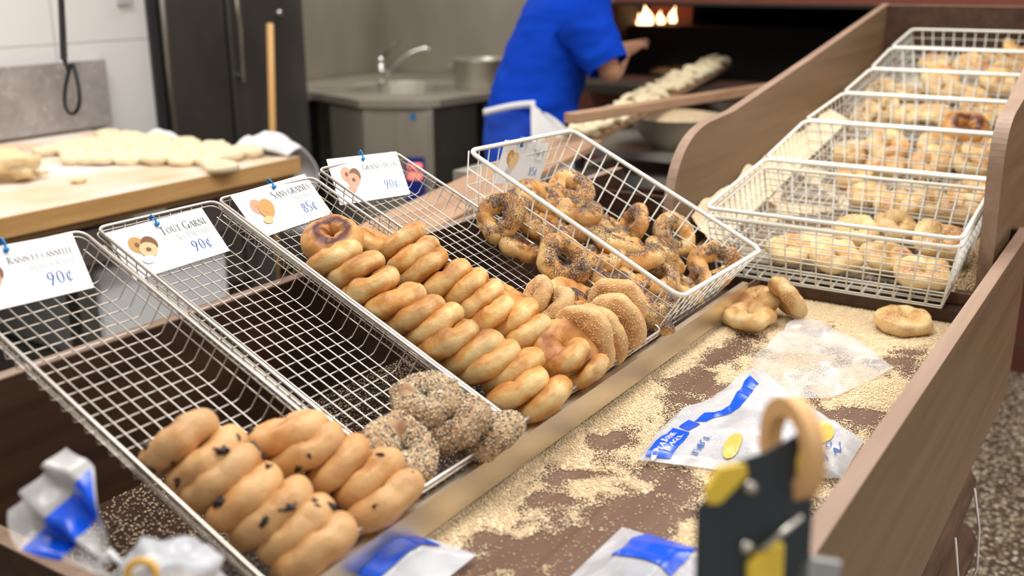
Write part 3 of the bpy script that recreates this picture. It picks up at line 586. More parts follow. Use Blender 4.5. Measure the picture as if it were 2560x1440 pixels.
# ================================================================ WIRE TRAYS
def rimloop(cs,rad=.016,seg=5):
    """rounded loop through four corners"""
    out=[]; n=len(cs)
    for i in range(n):
        p=Vector(cs[i]); a=(Vector(cs[i-1])-p).normalized(); b_=(Vector(cs[(i+1)%n])-p).normalized()
        for k in range(seg+1):
            t=k/seg; out.append((p+a*rad)*(1-t)**2+p*2*t*(1-t)+(p+b_*rad)*t**2)
    return out
def tray(xc,c0,c1,label,hw=.1035,H=.040,skip=False):
    t=empty('wire_tray',T(xc,c0+.3,0)); tag(t,label,'tray','chrome wire trays on the tilted rack')
    rim=MB(); rim.tube(rimloop([T(xc-hw,c0,H),T(xc+hw,c0,H),T(xc+hw,c1,H),T(xc-hw,c1,H)]),.0025,8,True); part(rim,'rim',M_wire,t,True)
    g=MB(); fw_=hw-.011; r=.00095
    c=c0+.021
    while c<c1-.008:
        g.tube([T(xc-hw,c,H+.002),T(xc-hw+.002,c,H-.006),T(xc-fw_,c,.0025),T(xc-fw_+.007,c,0),T(xc+fw_-.007,c,0),T(xc+fw_,c,.0025),T(xc+hw-.002,c,H-.006),T(xc+hw,c,H+.002)],r,5); c+=.021
    for k in range(-4,5):
        x=xc+k*.0194; g.tube([T(x,c0,H+.002),T(x,c0+.008,.003),T(x,c0+.014,.0025),T(x,c1-.012,.0025),T(x,c1-.006,.003),T(x,c1,H+.002)],r,5)
    part(g,'wire_grid',M_wire,t,True)
    s=MB(); s.tube(rimloop([T(xc-hw-.001,c0-.001,H-.0085),T(xc+hw+.001,c0-.001,H-.0085),T(xc+hw+.001,c1+.001,H-.0085),T(xc-hw-.001,c1+.001,H-.0085)],.014),.0012,6,True)
    s.tube([T(xc-hw+.004,c0+.015,H*.5),T(xc-hw+.004,c1-.015,H*.5)],r,5); s.tube([T(xc+hw-.004,c0+.015,H*.5),T(xc+hw-.004,c1-.015,H*.5)],r,5); part(s,'side_wires',M_wire,t,True)
    return t
tray(-.1465,-.207,.384,'chrome wire tray nearest the camera, raisin bagels at its front',.1035)
tray(.0815,-.205,.384,'chrome wire tray second from the left, all-dressed bagels at its front',.1035)
tray(.2945,-.207,.384,'chrome wire tray filled with plain golden bagels, third from the left',.1035)
tray(.532,-.224,.384,'chrome wire tray empty at the back, right beside the white poppy bagel basket',.1035)
# ================================================================ WHITE BASKETS (eight corners each: bottom FL FR RR RL, rim FL FR RR RL)
def lerp(a,b,t): return Vector(a)*(1-t)+Vector(b)*t
def basket(cor,nw,nl,nh,label,group,name='wire_basket',rim_r=.0042,wr=.00135):
    bF,bR2,bRR,bRL,rF,rR2,rRR,rRL=[Vector(p) for p in cor]; base=(bF+bR2+bRR+bRL)/4
    t=empty(name,base); tag(t,label,'basket',group)
    m_=MB(); m_.tube(rimloop([rF,rR2,rRR,rRL],.022,6),rim_r,10,True); part(m_,'rim',M_white,t,True)
    g=MB()
    for i in range(nw+1):      # wires running front to rear
        s=i/nw; g.tube([lerp(rF,rR2,s),lerp(bF,bR2,s),lerp(bRL,bRR,s),lerp(rRL,rRR,s)],wr,5)
    for j in range(nl+1):
        s=j/nl; g.tube([lerp(rF,rRL,s),lerp(bF,bRL,s),lerp(bR2,bRR,s),lerp(rR2,rRR,s)],wr,5)
    part(g,'wire_grid',M_white,t,True)
    h=MB()
    for k in range(0,nh):
        s=k/nh; h.tube([lerp(bF,rF,s),lerp(bR2,rR2,s),lerp(bRR,rRR,s),lerp(bRL,rRL,s)],wr,5,True)
    part(h,'hoop_wires',M_white,t,True); return t
# poppy basket, from its eight corners on the rack
rFL=pt((1702,744),.122); rFR=pt((1903,625),.128); rRR=pt((1432,326),.128); rRL=pt((1172,377),.122)
bFL=pt((1628,845),.004); bRL=pt((1163,548),.004); bFR=pl((1832,712),O2+N*.004,N); 
bFR=bFL+X*.285+N*0; bRR=bRL+X*.285
PBX=(bFL,bRL)
basket([bFL,bFR,bRR,bRL,rFL,rFR,rRR,rRL],11,15,4,'white coated wire basket of poppy seed bagels resting on the rack behind the steel lip','white wire baskets')
YR,YL=.287,.772; NX=Vector((1,0,RS)).normalized()
FX=[1.915,2.259,2.537,2.860,3.127,3.355,3.618]; FZs=[1.044,1.095,1.149,1.186,1.230,1.277,1.321]
names=['nearest white wire basket on the seed ramp, front face fully in view','white wire basket second from the front on the seed ramp','white wire basket third from the front, under the dark-baked bagel','white wire basket fourth from the front on the seed ramp','white wire basket fifth from the front on the seed ramp','last white wire basket on the seed ramp, against the brown back board']
def rampbasket(x0,z0,x1,z1,label,Hn=.143,ins=.016,yo=0,nl=9):
    r=[Vector((x0,YL-yo,z0)),Vector((x0,YR+yo,z0)),Vector((x1,YR+yo,z1)),Vector((x1,YL-yo,z1))]
    d=(r[3]-r[0]).normalized(); nn=Vector((-d.z,0,d.x)); o_=-nn*Hn
    bt=[r[0]+o_+d*ins+Vector((0,-ins-.004,0)),r[1]+o_+d*ins+Vector((0,ins+.010,0)),r[2]+o_-d*ins+Vector((0,ins+.010,0)),r[3]+o_-d*ins+Vector((0,-ins-.004,0))]
    return basket([bt[0],bt[1],bt[2],bt[3],r[0],r[1],r[2],r[3]],15,nl,5,label,'white wire baskets')
for i in range(6):
    rampbasket(FX[i],FZs[i],FX[i+1]-.010,FZs[i+1]-.002,names[i],.143 if i==0 else .135,nl=11 if i==0 else 9)
rampbasket(FX[0]+.003,FZs[0]-.0175,FX[1]-.013,FZs[1]-.0195,'second white wire basket nested outside the nearest one, only its rim showing below',.1285,.014,.001,11)
# ================================================================ BAGELS
def mk(name,n,Ro,ri,zs,lump_,m_,hole=1,s0=0):
    out=[]
    for s in range(n):
        me=ring_mesh(name,Ro,ri,zs,s*1.7+s0,lump_,52,22,hole); me.materials.append(m_); out.append(me)
    return out
ML={'plain':mk('plain_bagel',7,.0475,.0220,.84,.30,M_plain,1.0,1),'raisin':mk('raisin_bagel',5,.0480,.0225,.84,.30,M_raisin,1.05,20),
    'sesame':mk('sesame_bagel',4,.0500,.0200,.85,.40,M_sesb,1.0,40),'poppy':mk('poppy_bagel',5,.0475,.0175,.95,.42,M_popb,.95,60),
    'dressed':mk('all_dressed_bagel',3,.0480,.0215,.86,.4,M_dressb,1.1,80),'pale':mk('seeded_bagel',6,.0490,.0210,.80,.45,M_pale,1.05,100),
    'burnt':mk('plain_bagel',1,.0530,.0245,.95,.3,M_burnt,1.0,120),'burntpale':mk('seeded_bagel',1,.0540,.0220,.9,.4,M_burnt,1.0,130)}
def seedmesh(me,n,size,mats,fn,name):
    vs=[v.co.copy() for v in me.vertices]; ps=[]; me_n=[v.normal.copy() for v in me.vertices]; polys=me.polygons
    while len(ps)<n:
        p=polys[random.randrange(len(polys))]; a,b_=random.random(),random.random(); v=[vs[i] for i in p.vertices]
        q=lerp(lerp(v[0],v[1],a),lerp(v[3],v[2],a),b_)
        if fn(q,p.normal): ps.append(tuple(q+p.normal*size*.15))
    o=scatter(name,ps,size,mats); d=o.data; bpy.data.objects.remove(o); return d
SD={}
def seeds_for(kind,idx):
    k=(kind,idx)
    if k in SD: return SD[k]
    me=ML[kind][idx]; s=random.random()*10
    if kind=='sesame': d=seedmesh(me,1500,.0014,[M_seed],lambda q,n: q.z>-.004+.010*noise.noise(q*30+Vector((s,0,0))),'sesame_seeds')
    elif kind=='poppy': d=seedmesh(me,2600,.0010,[M_poppy],lambda q,n: noise.noise(Vector((q.x*16+s,q.y*16,0)))+q.z*26+.5*noise.noise(q*90)>.30,'poppy_seeds')
    elif kind=='dressed': d=seedmesh(me,4200,.0019,[M_seed,M_poppy],lambda q,n: noise.noise(q*22+Vector((s,0,0)))>-.62,'mixed_seeds')
    SD[k]=d; return d
RND=random.Random(3)
cr,cu,cv=CM.col[0].copy(),CM.col[1].copy(),CM.col[2].copy()
def bagel(kind,pos,n,scale,label,cat='bagel',group=None,idx=None,spin=None):
    i=RND.randrange(len(ML[kind])) if idx is None else idx; me=ML[kind][i]
    o=bpy.data.objects.new(me.name.split('.')[0],me); COL.objects.link(o)
    z=n.normalized(); x=z.orthogonal().normalized(); y=z.cross(x); R=Matrix((x,y,z)).transposed().to_4x4()
    o.matrix_world=Matrix.Translation(pos)@R@Matrix.Rotation(RND.uniform(0,6.28) if spin is None else spin,4,'Z')@Matrix.Diagonal((scale,scale,scale,1))
    tag(o,label,cat,group)
    if kind in('sesame','poppy','dressed'):
        c=bpy.data.objects.new({'sesame':'sesame_seeds','poppy':'poppy_seeds','dressed':'mixed_seeds'}[kind],seeds_for(kind,i)); COL.objects.link(c); c.parent=o; c['kind']='stuff'
    if kind=='raisin':
        for k in range(6):
            a=RND.uniform(0,6.28); t=RND.choice([0,.5,-.4,.9,-.8,.1]); r_=.0265+.0190*math.cos(t)
            c=bpy.data.objects.new('raisin',RAIS); COL.objects.link(c); c.parent=o; c.location=(r_*math.cos(a),r_*math.sin(a),.0165*math.sin(t)); c.scale=[RND.uniform(.6,1.25) for _ in range(3)]; c.rotation_euler=(RND.uniform(0,3),RND.uniform(0,3),RND.uniform(0,3))
    return o
_r=lump('raisin',(0,0,0),(.0068,.0046,.0036),2,M_raisind,None,None,3,.9); RAIS=_r.data; bpy.data.objects.remove(_r)
def img_n(ang,tilt):
    a=math.radians(ang+90); t=math.radians(tilt); return (cr*math.cos(a)+cu*math.sin(a))*math.cos(t)+cv*math.sin(t)
ORD=['first','second','third','fourth','fifth','sixth','seventh','eighth','ninth','tenth','eleventh','twelfth','thirteenth','fourteenth']
def row(kind,items,lab,group,h0=.042):
    n=len(items)
    for k,it in enumerate(items):
        a,ang,tilt,scl=(it[0],it[1]),it[2],it[3],it[4]; h=it[5] if len(it)>5 else h0
        bagel(kind,pt(a,h),img_n(ang,tilt),scl,lab%ORD[n-1-k],'bagel',group)
# raisin bagels, tray one
row('raisin',[(444,1104,36,4,1),(517,1150,38,6,1),(553,1195,37,6,1),(612,1240,38,6,1),(680,1280,38,6,1.02),(742,1322,37,6,1),(782,1372,36,6,1.02)],'raisin bagel on edge, %s from front, left row of nearest tray','cinnamon raisin bagels')
row('raisin',[(719,1086,18,4,1,.050),(764,1126,28,6,.98,.046),(838,1166,42,8,.95),(916,1196,36,5,1),(958,1252,34,6,1.02)],'raisin bagel on edge, %s from front, right row of nearest tray','cinnamon raisin bagels')
# all-dressed bagels, tray two
for (a,ang,ti,s,h,lab) in (((1068,998),2,36,.98,.060,'seed-crusted all-dressed bagel lying flattest, top of the pile in the second tray'),((1139,1062),33,16,1.0,.050,'seed-crusted all-dressed bagel on edge in the middle of the pile in the second tray'),((1228,1092),33,8,1.0,.040,'seed-crusted all-dressed bagel leaning on the steel lip, right end of the second tray'),((1003,1132),-42,40,1.06,.040,'all-dressed bagel ring showing its hole, left of the pile in the second tray')):
    bagel('dressed',pt(a,h),img_n(ang,ti),s,lab,'bagel','all-dressed bagels')
# plain bagels, tray three
bagel('burnt',pt((832,600),.052),img_n(-2,42),.90,'plain bagel with a dark purple-brown baked rim, farthest back in the third tray','bagel','plain bagels',0)
row('plain',[(836,647,26,3,.95),(888,675,27,3,1),(926,718,27,3,.98),(985,756,22,4,1),(1035,788,27,4,1),(1085,814,32,4,1),(1120,854,28,4,1.02),(1180,882,30,4,1.02),(1221,908,28,4,1.03),(1279,926,30,4,1.05),(1294,972,29,5,1.0),(1356,1001,33,5,1.0)],'plain golden bagel on edge, %s from front, left row of third tray','plain bagels')
row('plain',[(1002,606,34,4,.92,.05),(1034,640,33,4,.95,.05),(1056,672,38,6,.93),(1114,700,36,6,1),(1160,722,38,6,.95),(1200,749,38,6,.93),(1224,793,38,5,.92),(1280,800,37,6,.95),(1310,837,33,6,.95)],'plain golden bagel on edge, %s from front, right row of third tray','plain bagels')
for (kd,a,ang,ti,s,h,lab) in (('plain',(934,606),-25,14,.8,.030,'plain bagel half hidden behind the dark-rimmed one at the back of the third tray'),('plain',(1270,748),-30,12,.9,.030,'plain bagel slanting down to the right behind the right row of the third tray'),
   ('plain',(1411,874),-22,48,1.12,.052,'large plain bagel arching over another one beside the sesame bagels'),('plain',(1412,898),36,6,.92,.050,'plain bagel poking out under the large arching one by the sesame bagels'),('plain',(1464,932),32,5,.80,.045,'short plain bagel resting on the steel lip right of the others'),
   ('sesame',(1339,745),62,22,.80,.045,'small sesame bagel seen end-on, farthest left of the sesame bagels'),('sesame',(1381,775),50,14,.86,.045,'sesame-topped bagel on edge just in front of the end-on one'),('plain',(1420,752),-42,34,.95,.030,'plain bagel behind the two small sesame bagels'),
   ('sesame',(1541,770),124,52,1.05,.058,'rearmost of the overlapping sesame bagel discs by the white basket'),('sesame',(1535,812),124,46,1.08,.055,'second sesame bagel disc from the back, dark fold along its edge'),('sesame',(1497,838),124,40,1.05,.052,'third sesame bagel disc from the back, seeds thick at its foot'),('sesame',(1460,848),124,44,1.08,.056,'front sesame bagel disc, next to the large arching plain bagel')):
    bagel(kd,pt(a,h),img_n(ang,ti),s,lab,'bagel','sesame bagels' if kd=='sesame' else 'plain bagels')
# poppy bagels
PK=[((1249,542),55,56,1.0,.060,'showing its hole through the wires at the rear left corner'),((1322,548),-62,20,1.0,.050,'on edge right of the holed one in the rear left corner'),((1426,473),-14,42,1.02,.085,'highest at the back, tipped open beside the price card'),((1350,492),-24,30,1.0,.070,'lying left of the highest one, below the price card'),((1444,528),-9,24,1.05,.078,'lying crosswise right under the highest one'),
 ((1440,570),-6,22,1.05,.055,'dark underside up, beneath the crosswise one'),((1352,535),-10,18,.9,.042,'in shadow at the centre back'),((1362,580),-20,10,1.02,.050,'heavily speckled, lying along the left wires'),((1407,652),-38,58,1.08,.055,'wide ring leaning on the left wires'),((1304,622),-22,18,.95,.030,'low against the left wires behind the leaning ring'),
 ((1544,608),-20,14,1.05,.072,'in the middle, poppy end pointing right'),((1583,563),62,26,.92,.060,'standing upright against the right wires'),((1688,588),-42,56,1.02,.060,'large ring standing at the right wires'),((1662,640),-45,10,1.02,.062,'slanting below the large standing ring'),((1606,648),15,10,1.02,.078,'dark speckled one lying across the middle'),
 ((1786,660),32,58,1.08,.060,'ring with an open hole at the front right corner'),((1745,706),60,20,.72,.050,'seen end-on in the front right corner'),((1640,694),-10,38,1.02,.062,'pale topped one near the front rim'),((1505,642),5,28,.95,.055,'lying behind the middle wires'),((1530,690),-5,20,.95,.050,'low near the left wires toward the front'),
 ((1625,748),-32,44,1.1,.046,'broad one under the front left rim'),((1632,790),-52,18,1.0,.034,'very dark one at the front foot of the basket'),((1528,572),-30,20,.85,.045,'half buried behind the middle one'),((1440,735),-20,20,.9,.030,'low in the front left, behind the sesame discs'),((1570,740),-25,25,.95,.028,'buried at the bottom near the front'),((1700,720),-20,20,.95,.035,'buried under the end-on one')]
for (a,ang,ti,s,h,lab) in PK: bagel('poppy',pt(a,h),img_n(ang,ti),s*.97,'poppy seed bagel '+lab,'bagel','poppy seed bagels')
# sesame bagels in the ramp baskets: pixel, height over the ramp, lean right, lean toward viewer
WB=['nearest','second','third','fourth','fifth']
LISTS=[[((1974,622),.035,.0,.10,1.0,'front left'),((2091,640),.034,.05,.25,1.05,'with the brown scorch mark, front centre left'),((2217,642),.033,-.1,.2,1.05,'front centre'),((2308,682),.030,.05,.1,1.1,'front right corner'),((2348,602),.050,-.15,.3,1.15,'large one at right'),((2140,578),.040,.1,.35,1.0,'second row left'),((2244,565),.042,-.3,.35,1.0,'second row centre'),
  ((2165,486),.036,.15,.1,1.0,'rear left'),((2245,512),.034,.1,.15,1.05,'rear centre'),((2335,512),.036,-.1,.3,1.0,'rear centre right'),((2400,525),.040,-.2,.2,1.0,'rear right'),((2430,485),.034,.1,.2,.95,'rearmost right'),((2130,442),.030,.2,.1,.95,'rearmost left')],
 [((2217,366),.058,.05,.62,1.12,'showing its round hole'),((2128,388),.032,.1,.1,.95,'far left'),((2212,415),.026,0,.1,1.05,'front left'),((2322,410),.032,.1,.4,1.05,'front centre'),((2345,366),.055,-.1,.3,1.1,'centre'),((2432,412),.036,-.1,.2,1.05,'front right'),((2452,372),.048,.1,.2,1.0,'right'),((2388,388),.028,.1,.2,1.0,'low between centre and right')],
 [((2160,282),.030,1.0,.2,.9,'leaning at far left'),((2213,276),.038,1.1,.25,1.0,'on edge, left'),((2268,287),.034,.2,.2,1.0,'centre left'),((2328,284),.034,.1,.15,1.1,'centre'),((2376,300),.030,-.2,.2,1.0,'centre right'),((2445,298),.034,0,.2,1.05,'front right'),((2492,276),.040,0,.2,.95,'far right')],
 [((2197,228),.055,.9,.3,1.0,'upright at left'),((2268,236),.040,-.2,.1,1.05,'left'),((2357,222),.070,0,.5,1.15,'top centre front'),((2350,196),.085,.1,.45,1.15,'top centre behind'),((2428,236),.045,.1,.1,1.0,'low right'),((2503,206),.075,-.2,.45,1.2,'large one at right'),((2440,262),.035,.1,.2,1.0,'low front right')],
 [((2333,157),.050,.1,.1,1.05,'far left'),((2380,140),.048,.2,.1,1.1,'left rear'),((2428,168),.075,-.1,.5,1.15,'centre arching'),((2455,140),.065,.1,.3,1.0,'centre rear'),((2496,148),.070,-.4,.2,1.05,'right of centre'),((2545,118),.095,-.2,.45,1.05,'highest, at the right edge'),((2522,174),.075,.1,.3,1.0,'right front'),((2552,158),.060,.1,.3,1.0,'right edge, low')]]
for bi,lst in enumerate(LISTS):
    for (a,h,lr,lv,s,lab) in lst:
        n=RN+Vector((.54,-.84,0))*lr*-1+Vector((-.84,-.54,0))*lv
        bagel('pale',pramp(a,h+.006),n,s,'pale sesame bagel in the %s ramp basket, %s'%(WB[bi],lab),'bagel','pale sesame bagels in the ramp baskets')
bagel('burntpale',pramp((2415,322),.085),RN+Vector((-.84,-.54,0))*.45,1.06,'dark scorched bagel on top in the third ramp basket','bagel',None,0)
# loose bagels in the trough
for (a,z,n,s,lab) in (((1873,790),FZ+.026,(-.06,.02,1),1.03,'pale sesame bagel lying flat at the left of the seed trough, front of three'),((1893,752),FZ+.034,(-.2,.25,1),1.0,'pale bagel lying behind the flat one at the left of the seed trough'),((1970,745),FZ+.052,(.62,-.55,.55),1.0,'pale bagel standing on edge against the ramp riser'),((2258,800),FZ+.024,(-.1,-.04,1),1.06,'lone brown-topped sesame bagel at the far right of the seed trough')):
    bagel('pale',pz(a,z),Vector(n),s,lab,'bagel','loose bagels in the seed trough')
# ================================================================ PRICE CARDS
G={ # strokes on a 0..w by 0..1 grid; 'T' thick 't' thin ; serifs added as short bars
'A':(.74,[('t',(.04,0),(.37,1)),('T',(.37,1),(.70,0)),('t',(.17,.36),(.56,.36))],[(.04,0),(.70,0)]),
'C':(.70,[('c',.38,.5,.34,.5,45,315)],[]),'D':(.76,[('T',(.14,0),(.14,1)),('c',.14,.5,.54,.5,-90,90)],[(.14,0),(.14,1)]),
'E':(.58,[('T',(.12,0),(.12,1)),('t',(.12,1),(.50,1)),('t',(.12,.5),(.42,.5)),('t',(.12,0),(.54,0))],[(.12,0),(.12,1)]),
'F':(.54,[('T',(.12,0),(.12,1)),('t',(.12,1),(.50,1)),('t',(.12,.5),(.42,.5))],[(.12,0),(.12,1)]),
'G':(.78,[('c',.40,.5,.36,.5,45,330),('T',(.68,.0),(.68,.42))],[(.68,.42)]),'I':(.28,[('T',(.14,0),(.14,1))],[(.14,0),(.14,1)]),
'L':(.56,[('T',(.12,0),(.12,1)),('t',(.12,0),(.52,0))],[(.12,0),(.12,1)]),'M':(.90,[('t',(.10,0),(.14,1)),('T',(.14,1),(.45,.05)),('t',(.45,.05),(.76,1)),('T',(.76,1),(.80,0))],[(.10,0),(.80,0)]),
'N':(.78,[('t',(.12,0),(.12,1)),('T',(.12,1),(.66,0)),('t',(.66,0),(.66,1))],[(.12,0),(.66,1)]),'O':(.80,[('c',.40,.5,.36,.5,0,360)],[]),
'P':(.58,[('T',(.12,0),(.12,1)),('c',.12,.75,.38,.25,-90,90)],[(.12,0),(.12,1)]),'R':(.66,[('T',(.12,0),(.12,1)),('c',.12,.75,.36,.25,-90,90),('T',(.28,.5),(.60,0))],[(.12,0),(.12,1),(.60,0)]),
'S':(.52,[('c',.25,.75,.19,.25,60,250),('T',(.17,.56),(.36,.44)),('c',.26,.25,.20,.25,-120,70)],[]),'T':(.66,[('T',(.33,0),(.33,1)),('t',(.03,1),(.63,1))],[(.33,0)]),
'U':(.74,[('T',(.13,1),(.13,.3)),('c',.37,.3,.24,.3,180,360),('t',(.61,.3),(.61,1))],[(.13,1),(.61,1)]),'X':(.72,[('T',(.06,1),(.64,0)),('t',(.06,0),(.62,1))],[(.06,0),(.06,1),(.64,0),(.64,1)]),'Y':(.70,[('T',(.05,1),(.35,.45)),('t',(.35,.45),(.65,1)),('T',(.35,.45),(.35,0))],[(.05,1),(.65,1),(.35,0)]),'W':(.95,[('T',(.04,1),(.27,0)),('t',(.27,0),(.47,1)),('T',(.47,1),(.70,0)),('t',(.70,0),(.90,1))],[(.04,1),(.90,1)]),'H':(.74,[('T',(.12,0),(.12,1)),('T',(.60,0),(.60,1)),('t',(.12,.5),(.60,.5))],[(.12,0),(.12,1),(.60,0),(.60,1)]),'B':(.62,[('T',(.12,0),(.12,1)),('c',.12,.76,.34,.24,-90,90),('c',.12,.26,.40,.27,-90,90)],[(.12,0),(.12,1)]),'V':(.70,[('T',(.04,1),(.35,0)),('t',(.35,0),(.66,1))],[(.04,1),(.66,1)]),
'9':(.60,[('c',.29,.68,.23,.30,0,360),('T',(.51,.66),(.22,-.08))],[]),'0':(.62,[('c',.30,.48,.25,.50,0,360)],[]),'8':(.56,[('c',.27,.74,.19,.24,0,360),('c',.27,.25,.23,.27,0,360)],[]),
'5':(.54,[('t',(.14,.95),(.46,.97)),('T',(.14,.95),(.13,.55)),('c',.22,.28,.26,.30,-140,110)],[]),'c':(.50,[('c',.27,.36,.22,.34,45,315),('t',(.36,.86),(.18,-.14))],[]),' ':(.32,[],[])}
def text3(mb,s,place,size,small=.76,mi=0,wt=.105,wn=.045,sp=.05):
    x=0
    for ch in s:
        k=1 if (ch.isupper() or ch.isdigit() or ch=='¢') else small; g=G['c' if ch=='¢' else ch.upper()]; S_=size*k
        def Q(p): return place(x+p[0]*S_,p[1]*S_)
        def seg(p,q,wd):
            d=Vector((q[0]-p[0],q[1]-p[1])); 
            if d.length<1e-6: return
            n=Vector((-d.y,d.x)).normalized()*wd/2; mb.add([Q((p[0]+n.x,p[1]+n.y)),Q((q[0]+n.x,q[1]+n.y)),Q((q[0]-n.x,q[1]-n.y)),Q((p[0]-n.x,p[1]-n.y))],[(0,1,2,3)],mi)
        for st in g[1]:
            if st[0]=='c':
                _,cx,cy,rx,ry,a0_,a1_=st; n=16; pr_=None
                for i in range(n+1):
                    a=math.radians(a0_+(a1_-a0_)*i/n); wd=wn+(wt-wn)*abs(math.cos(a)); o_=(cx+rx*math.cos(a),cy+ry*math.sin(a)); i_=(cx+(rx-wd)*math.cos(a),cy+(ry-wn)*math.sin(a))
                    if pr_: mb.add([Q(pr_[0]),Q(o_),Q(i_),Q(pr_[1])],[(0,1,2,3)],mi)
                    pr_=(o_,i_)
            else: seg(st[1],st[2],wt if st[0]=='T' else wn)
        for p in g[2]: seg((p[0]-.12,p[1]+(-.0 if p[1]>.5 else .0)),(p[0]+.12,p[1]),wn)
        x+=(g[0]+sp)*S_
    return x
def twidth(s,size,small=.76,sp=.05): return sum((G['c' if ch=='¢' else ch.upper()][0]+sp)*size*(1 if (ch.isupper() or ch.isdigit() or ch=='¢') else small) for ch in s)
def card(TL,TR,BR,title,sub,price,cols,label,tie_x=.5,over=None):
    U_=TR-TL; V_=BR-TR; W_=U_.length; H_=V_.length; nn=U_.cross(V_).normalized(); nn = nn if nn.dot(CAM-TL)>0 else -nn
    c=empty('price_card',TL+U_*.5+V_); tag(c,label,'sign','white price cards')
    # a real card 17 cm wide: faces in card coordinates (0..1, 0..1 downwards)
    def C(u_,v_,h=.0): return TL+U_*u_+V_*v_+nn*h
    b=MB(); b.hexa([C(0,1,-.0006),C(1,1,-.0006),C(1,0,-.0006),C(0,0,-.0006),C(0,1,.0004),C(1,1,.0004),C(1,0,.0004),C(0,0,.0004)]); part(b,'card_board',M_card,c)
    def placer(x0,y0,sx_=1.0): return lambda x,y: C(x0+x*sx_, y0-y*(W_/H_)*ASP*sx_, .0008)
    ASP=min(1.0,H_/W_/.52)
    for (txt,m_,u1,yb,sz,nm) in ((title,M_ink,.95,.33,.150,'title'),(sub,M_grey,.93,.50,.085,'subtitle'),(price,M_blueink,.88,.80,.155,'price')):
        b=MB(); s_=sz*.72
        if nm=='title': s_=min(s_,.51/twidth(txt,1)*1.0 if over is None else over)
        if nm=='subtitle': s_=min(s_,.40/twidth(txt,1))
        text3(b,txt,placer(u1-twidth(txt,s_),yb),s_); part(b,nm,m_,c)
    b=MB(); i=0
    for (cx,cy,rx,ry,mi) in ((.20,.38,.075,.17,0),(.31,.42,.075,.16,1),(.27,.52,.085,.15,2),(.22,.70,.06,.08,3)):
        ps=[C(cx+rx*math.cos(2*math.pi*k/20),cy+ry*math.sin(2*math.pi*k/20),.0008+.0003*i) for k in range(20)]; b.add(ps,[tuple(range(20))],mi)
        ps=[C(cx+.3*rx*math.cos(2*math.pi*k/12),cy+.3*ry*math.sin(2*math.pi*k/12),.0010+.0003*i) for k in range(12)]; b.add(ps,[tuple(range(12))],1 if mi!=3 else 3); i+=1
    part(b,'bagel_picture',cols,c)
    b=MB(); p=C(tie_x,.10,.002); q=C(tie_x,-.10,.003); b.tube([p,lerp(p,q,.5)+nn*.003,q,q-nn*.006,lerp(p,q,.4)-nn*.004],.0014,6); b.tube([p-nn*.001,p+nn*.003],.0032,8); part(b,'blue_tie',M_tie,c,True)
    return c
CL=[[M_print1,M_print2,M_print4,M_card],[M_print2,M_print1,M_print4,M_print3],[M_print3,M_print2,M_print3,M_print3],[M_print1,M_print4,M_print4,M_grey]]
card(T(-.231,-.214,.044),T(-.061,-.203,.044),T(-.073,-.130,.006),'Raisin et cannelle','Cinnamon Raisin','90¢',[M_print3,M_print2,M_print3,M_print3],'white price card at the back of the nearest tray, printed Raisin et cannelle 90¢',.46,None)
card(T(-.024,-.186,.044),T(.146,-.191,.044),T(.154,-.126,.006),'Tout Garni','All Dressed','90¢',CL[0],'white price card in the second tray, printed Tout Garni 90¢',.48,.085)
card(T(.212,-.204,.044),T(.385,-.215,.044),T(.394,-.144,.006),'Sans graines','Seedless','85¢',[M_print3,M_print1,M_print1,M_print4],'white price card in the plain bagel tray, printed Sans graines 85¢',.52,None)
card(T(.461,-.238,.046),T(.628,-.217,.046),T(.596,-.138,.006),'Graines de lin','Flax','90¢',CL[2],'white price card in the empty tray, printed Graines de lin 90¢',.48,None)
card(py((1263,350),1.045),py((1372,358),1.045),py((1347,460),1.045),'Pavot','Poppy','85¢',CL[3],'cream price card tied inside the white poppy bagel basket, printed Pavot 85¢',.36,.085)
# ================================================================ PLASTIC BAGS
def coons(A,B,C_,D_,hf,n1,n2,zf):
    """A bottom, B top (same direction), C left, D right polylines of pixels on the trough floor"""
    def pol(L,t):
        t=max(0,min(.9999,t))*(len(L)-1); i=int(t); f=t-i; return Vector(L[i])*(1-f)+Vector(L[i+1])*f
    A=[pz(p,zf).to_2d() for p in A];B=[pz(p,zf).to_2d() for p in B];C_=[pz(p,zf).to_2d() for p in C_];D_=[pz(p,zf).to_2d() for p in D_]
    def f(u_,v_):
        p=pol(A,u_)*(1-v_)+pol(B,u_)*v_+pol(C_,v_)*(1-u_)+pol(D_,v_)*u_-(A[0]*(1-u_)*(1-v_)+A[-1]*u_*(1-v_)+B[0]*(1-u_)*v_+B[-1]*u_*v_)
        return Vector((p.x,p.y,zf+hf(u_,v_,p.x,p.y)))
    return f
def crinkle(x,y,a=1): return a*(.0035*noise.noise(Vector((x*14,y*14,1)))-.0030*abs(noise.noise(Vector((x*22+y*9,y*12,2))))+.0006*noise.noise(Vector((x*60,y*60,3))))
def edge0(u_,v_,k=.08): return min(1,min(u_,1-u_,v_,1-v_)/k)
Z0=FZ+.007
f1=coons([(1592,1150),(1727,1166),(1900,1190),(2105,1196)],[(1690,1036),(1790,1005),(1885,944),(1965,990),(2060,1045),(2160,1104)],[(1592,1150),(1640,1085),(1690,1036)],[(2105,1196),(2130,1150),(2160,1104)],
   lambda u_,v_,x,y: edge0(u_,v_,.05)*(.006+.020*math.exp(-((u_-.42)/.22)**2)*v_+.012*abs(noise.noise(Vector((x*14,y*14,9))))+crinkle(x,y,1.6))+.0005,70,44,Z0)
bg=sheet('plastic_bag',f1,110,70,M_film2); tag(bg,'flat printed plastic bag with blue stripe lying on the seeds in the trough','bag')
def onbag(f,u_,v_,h=.0012): p=f(u_,v_); return p+Vector((0,0,h))
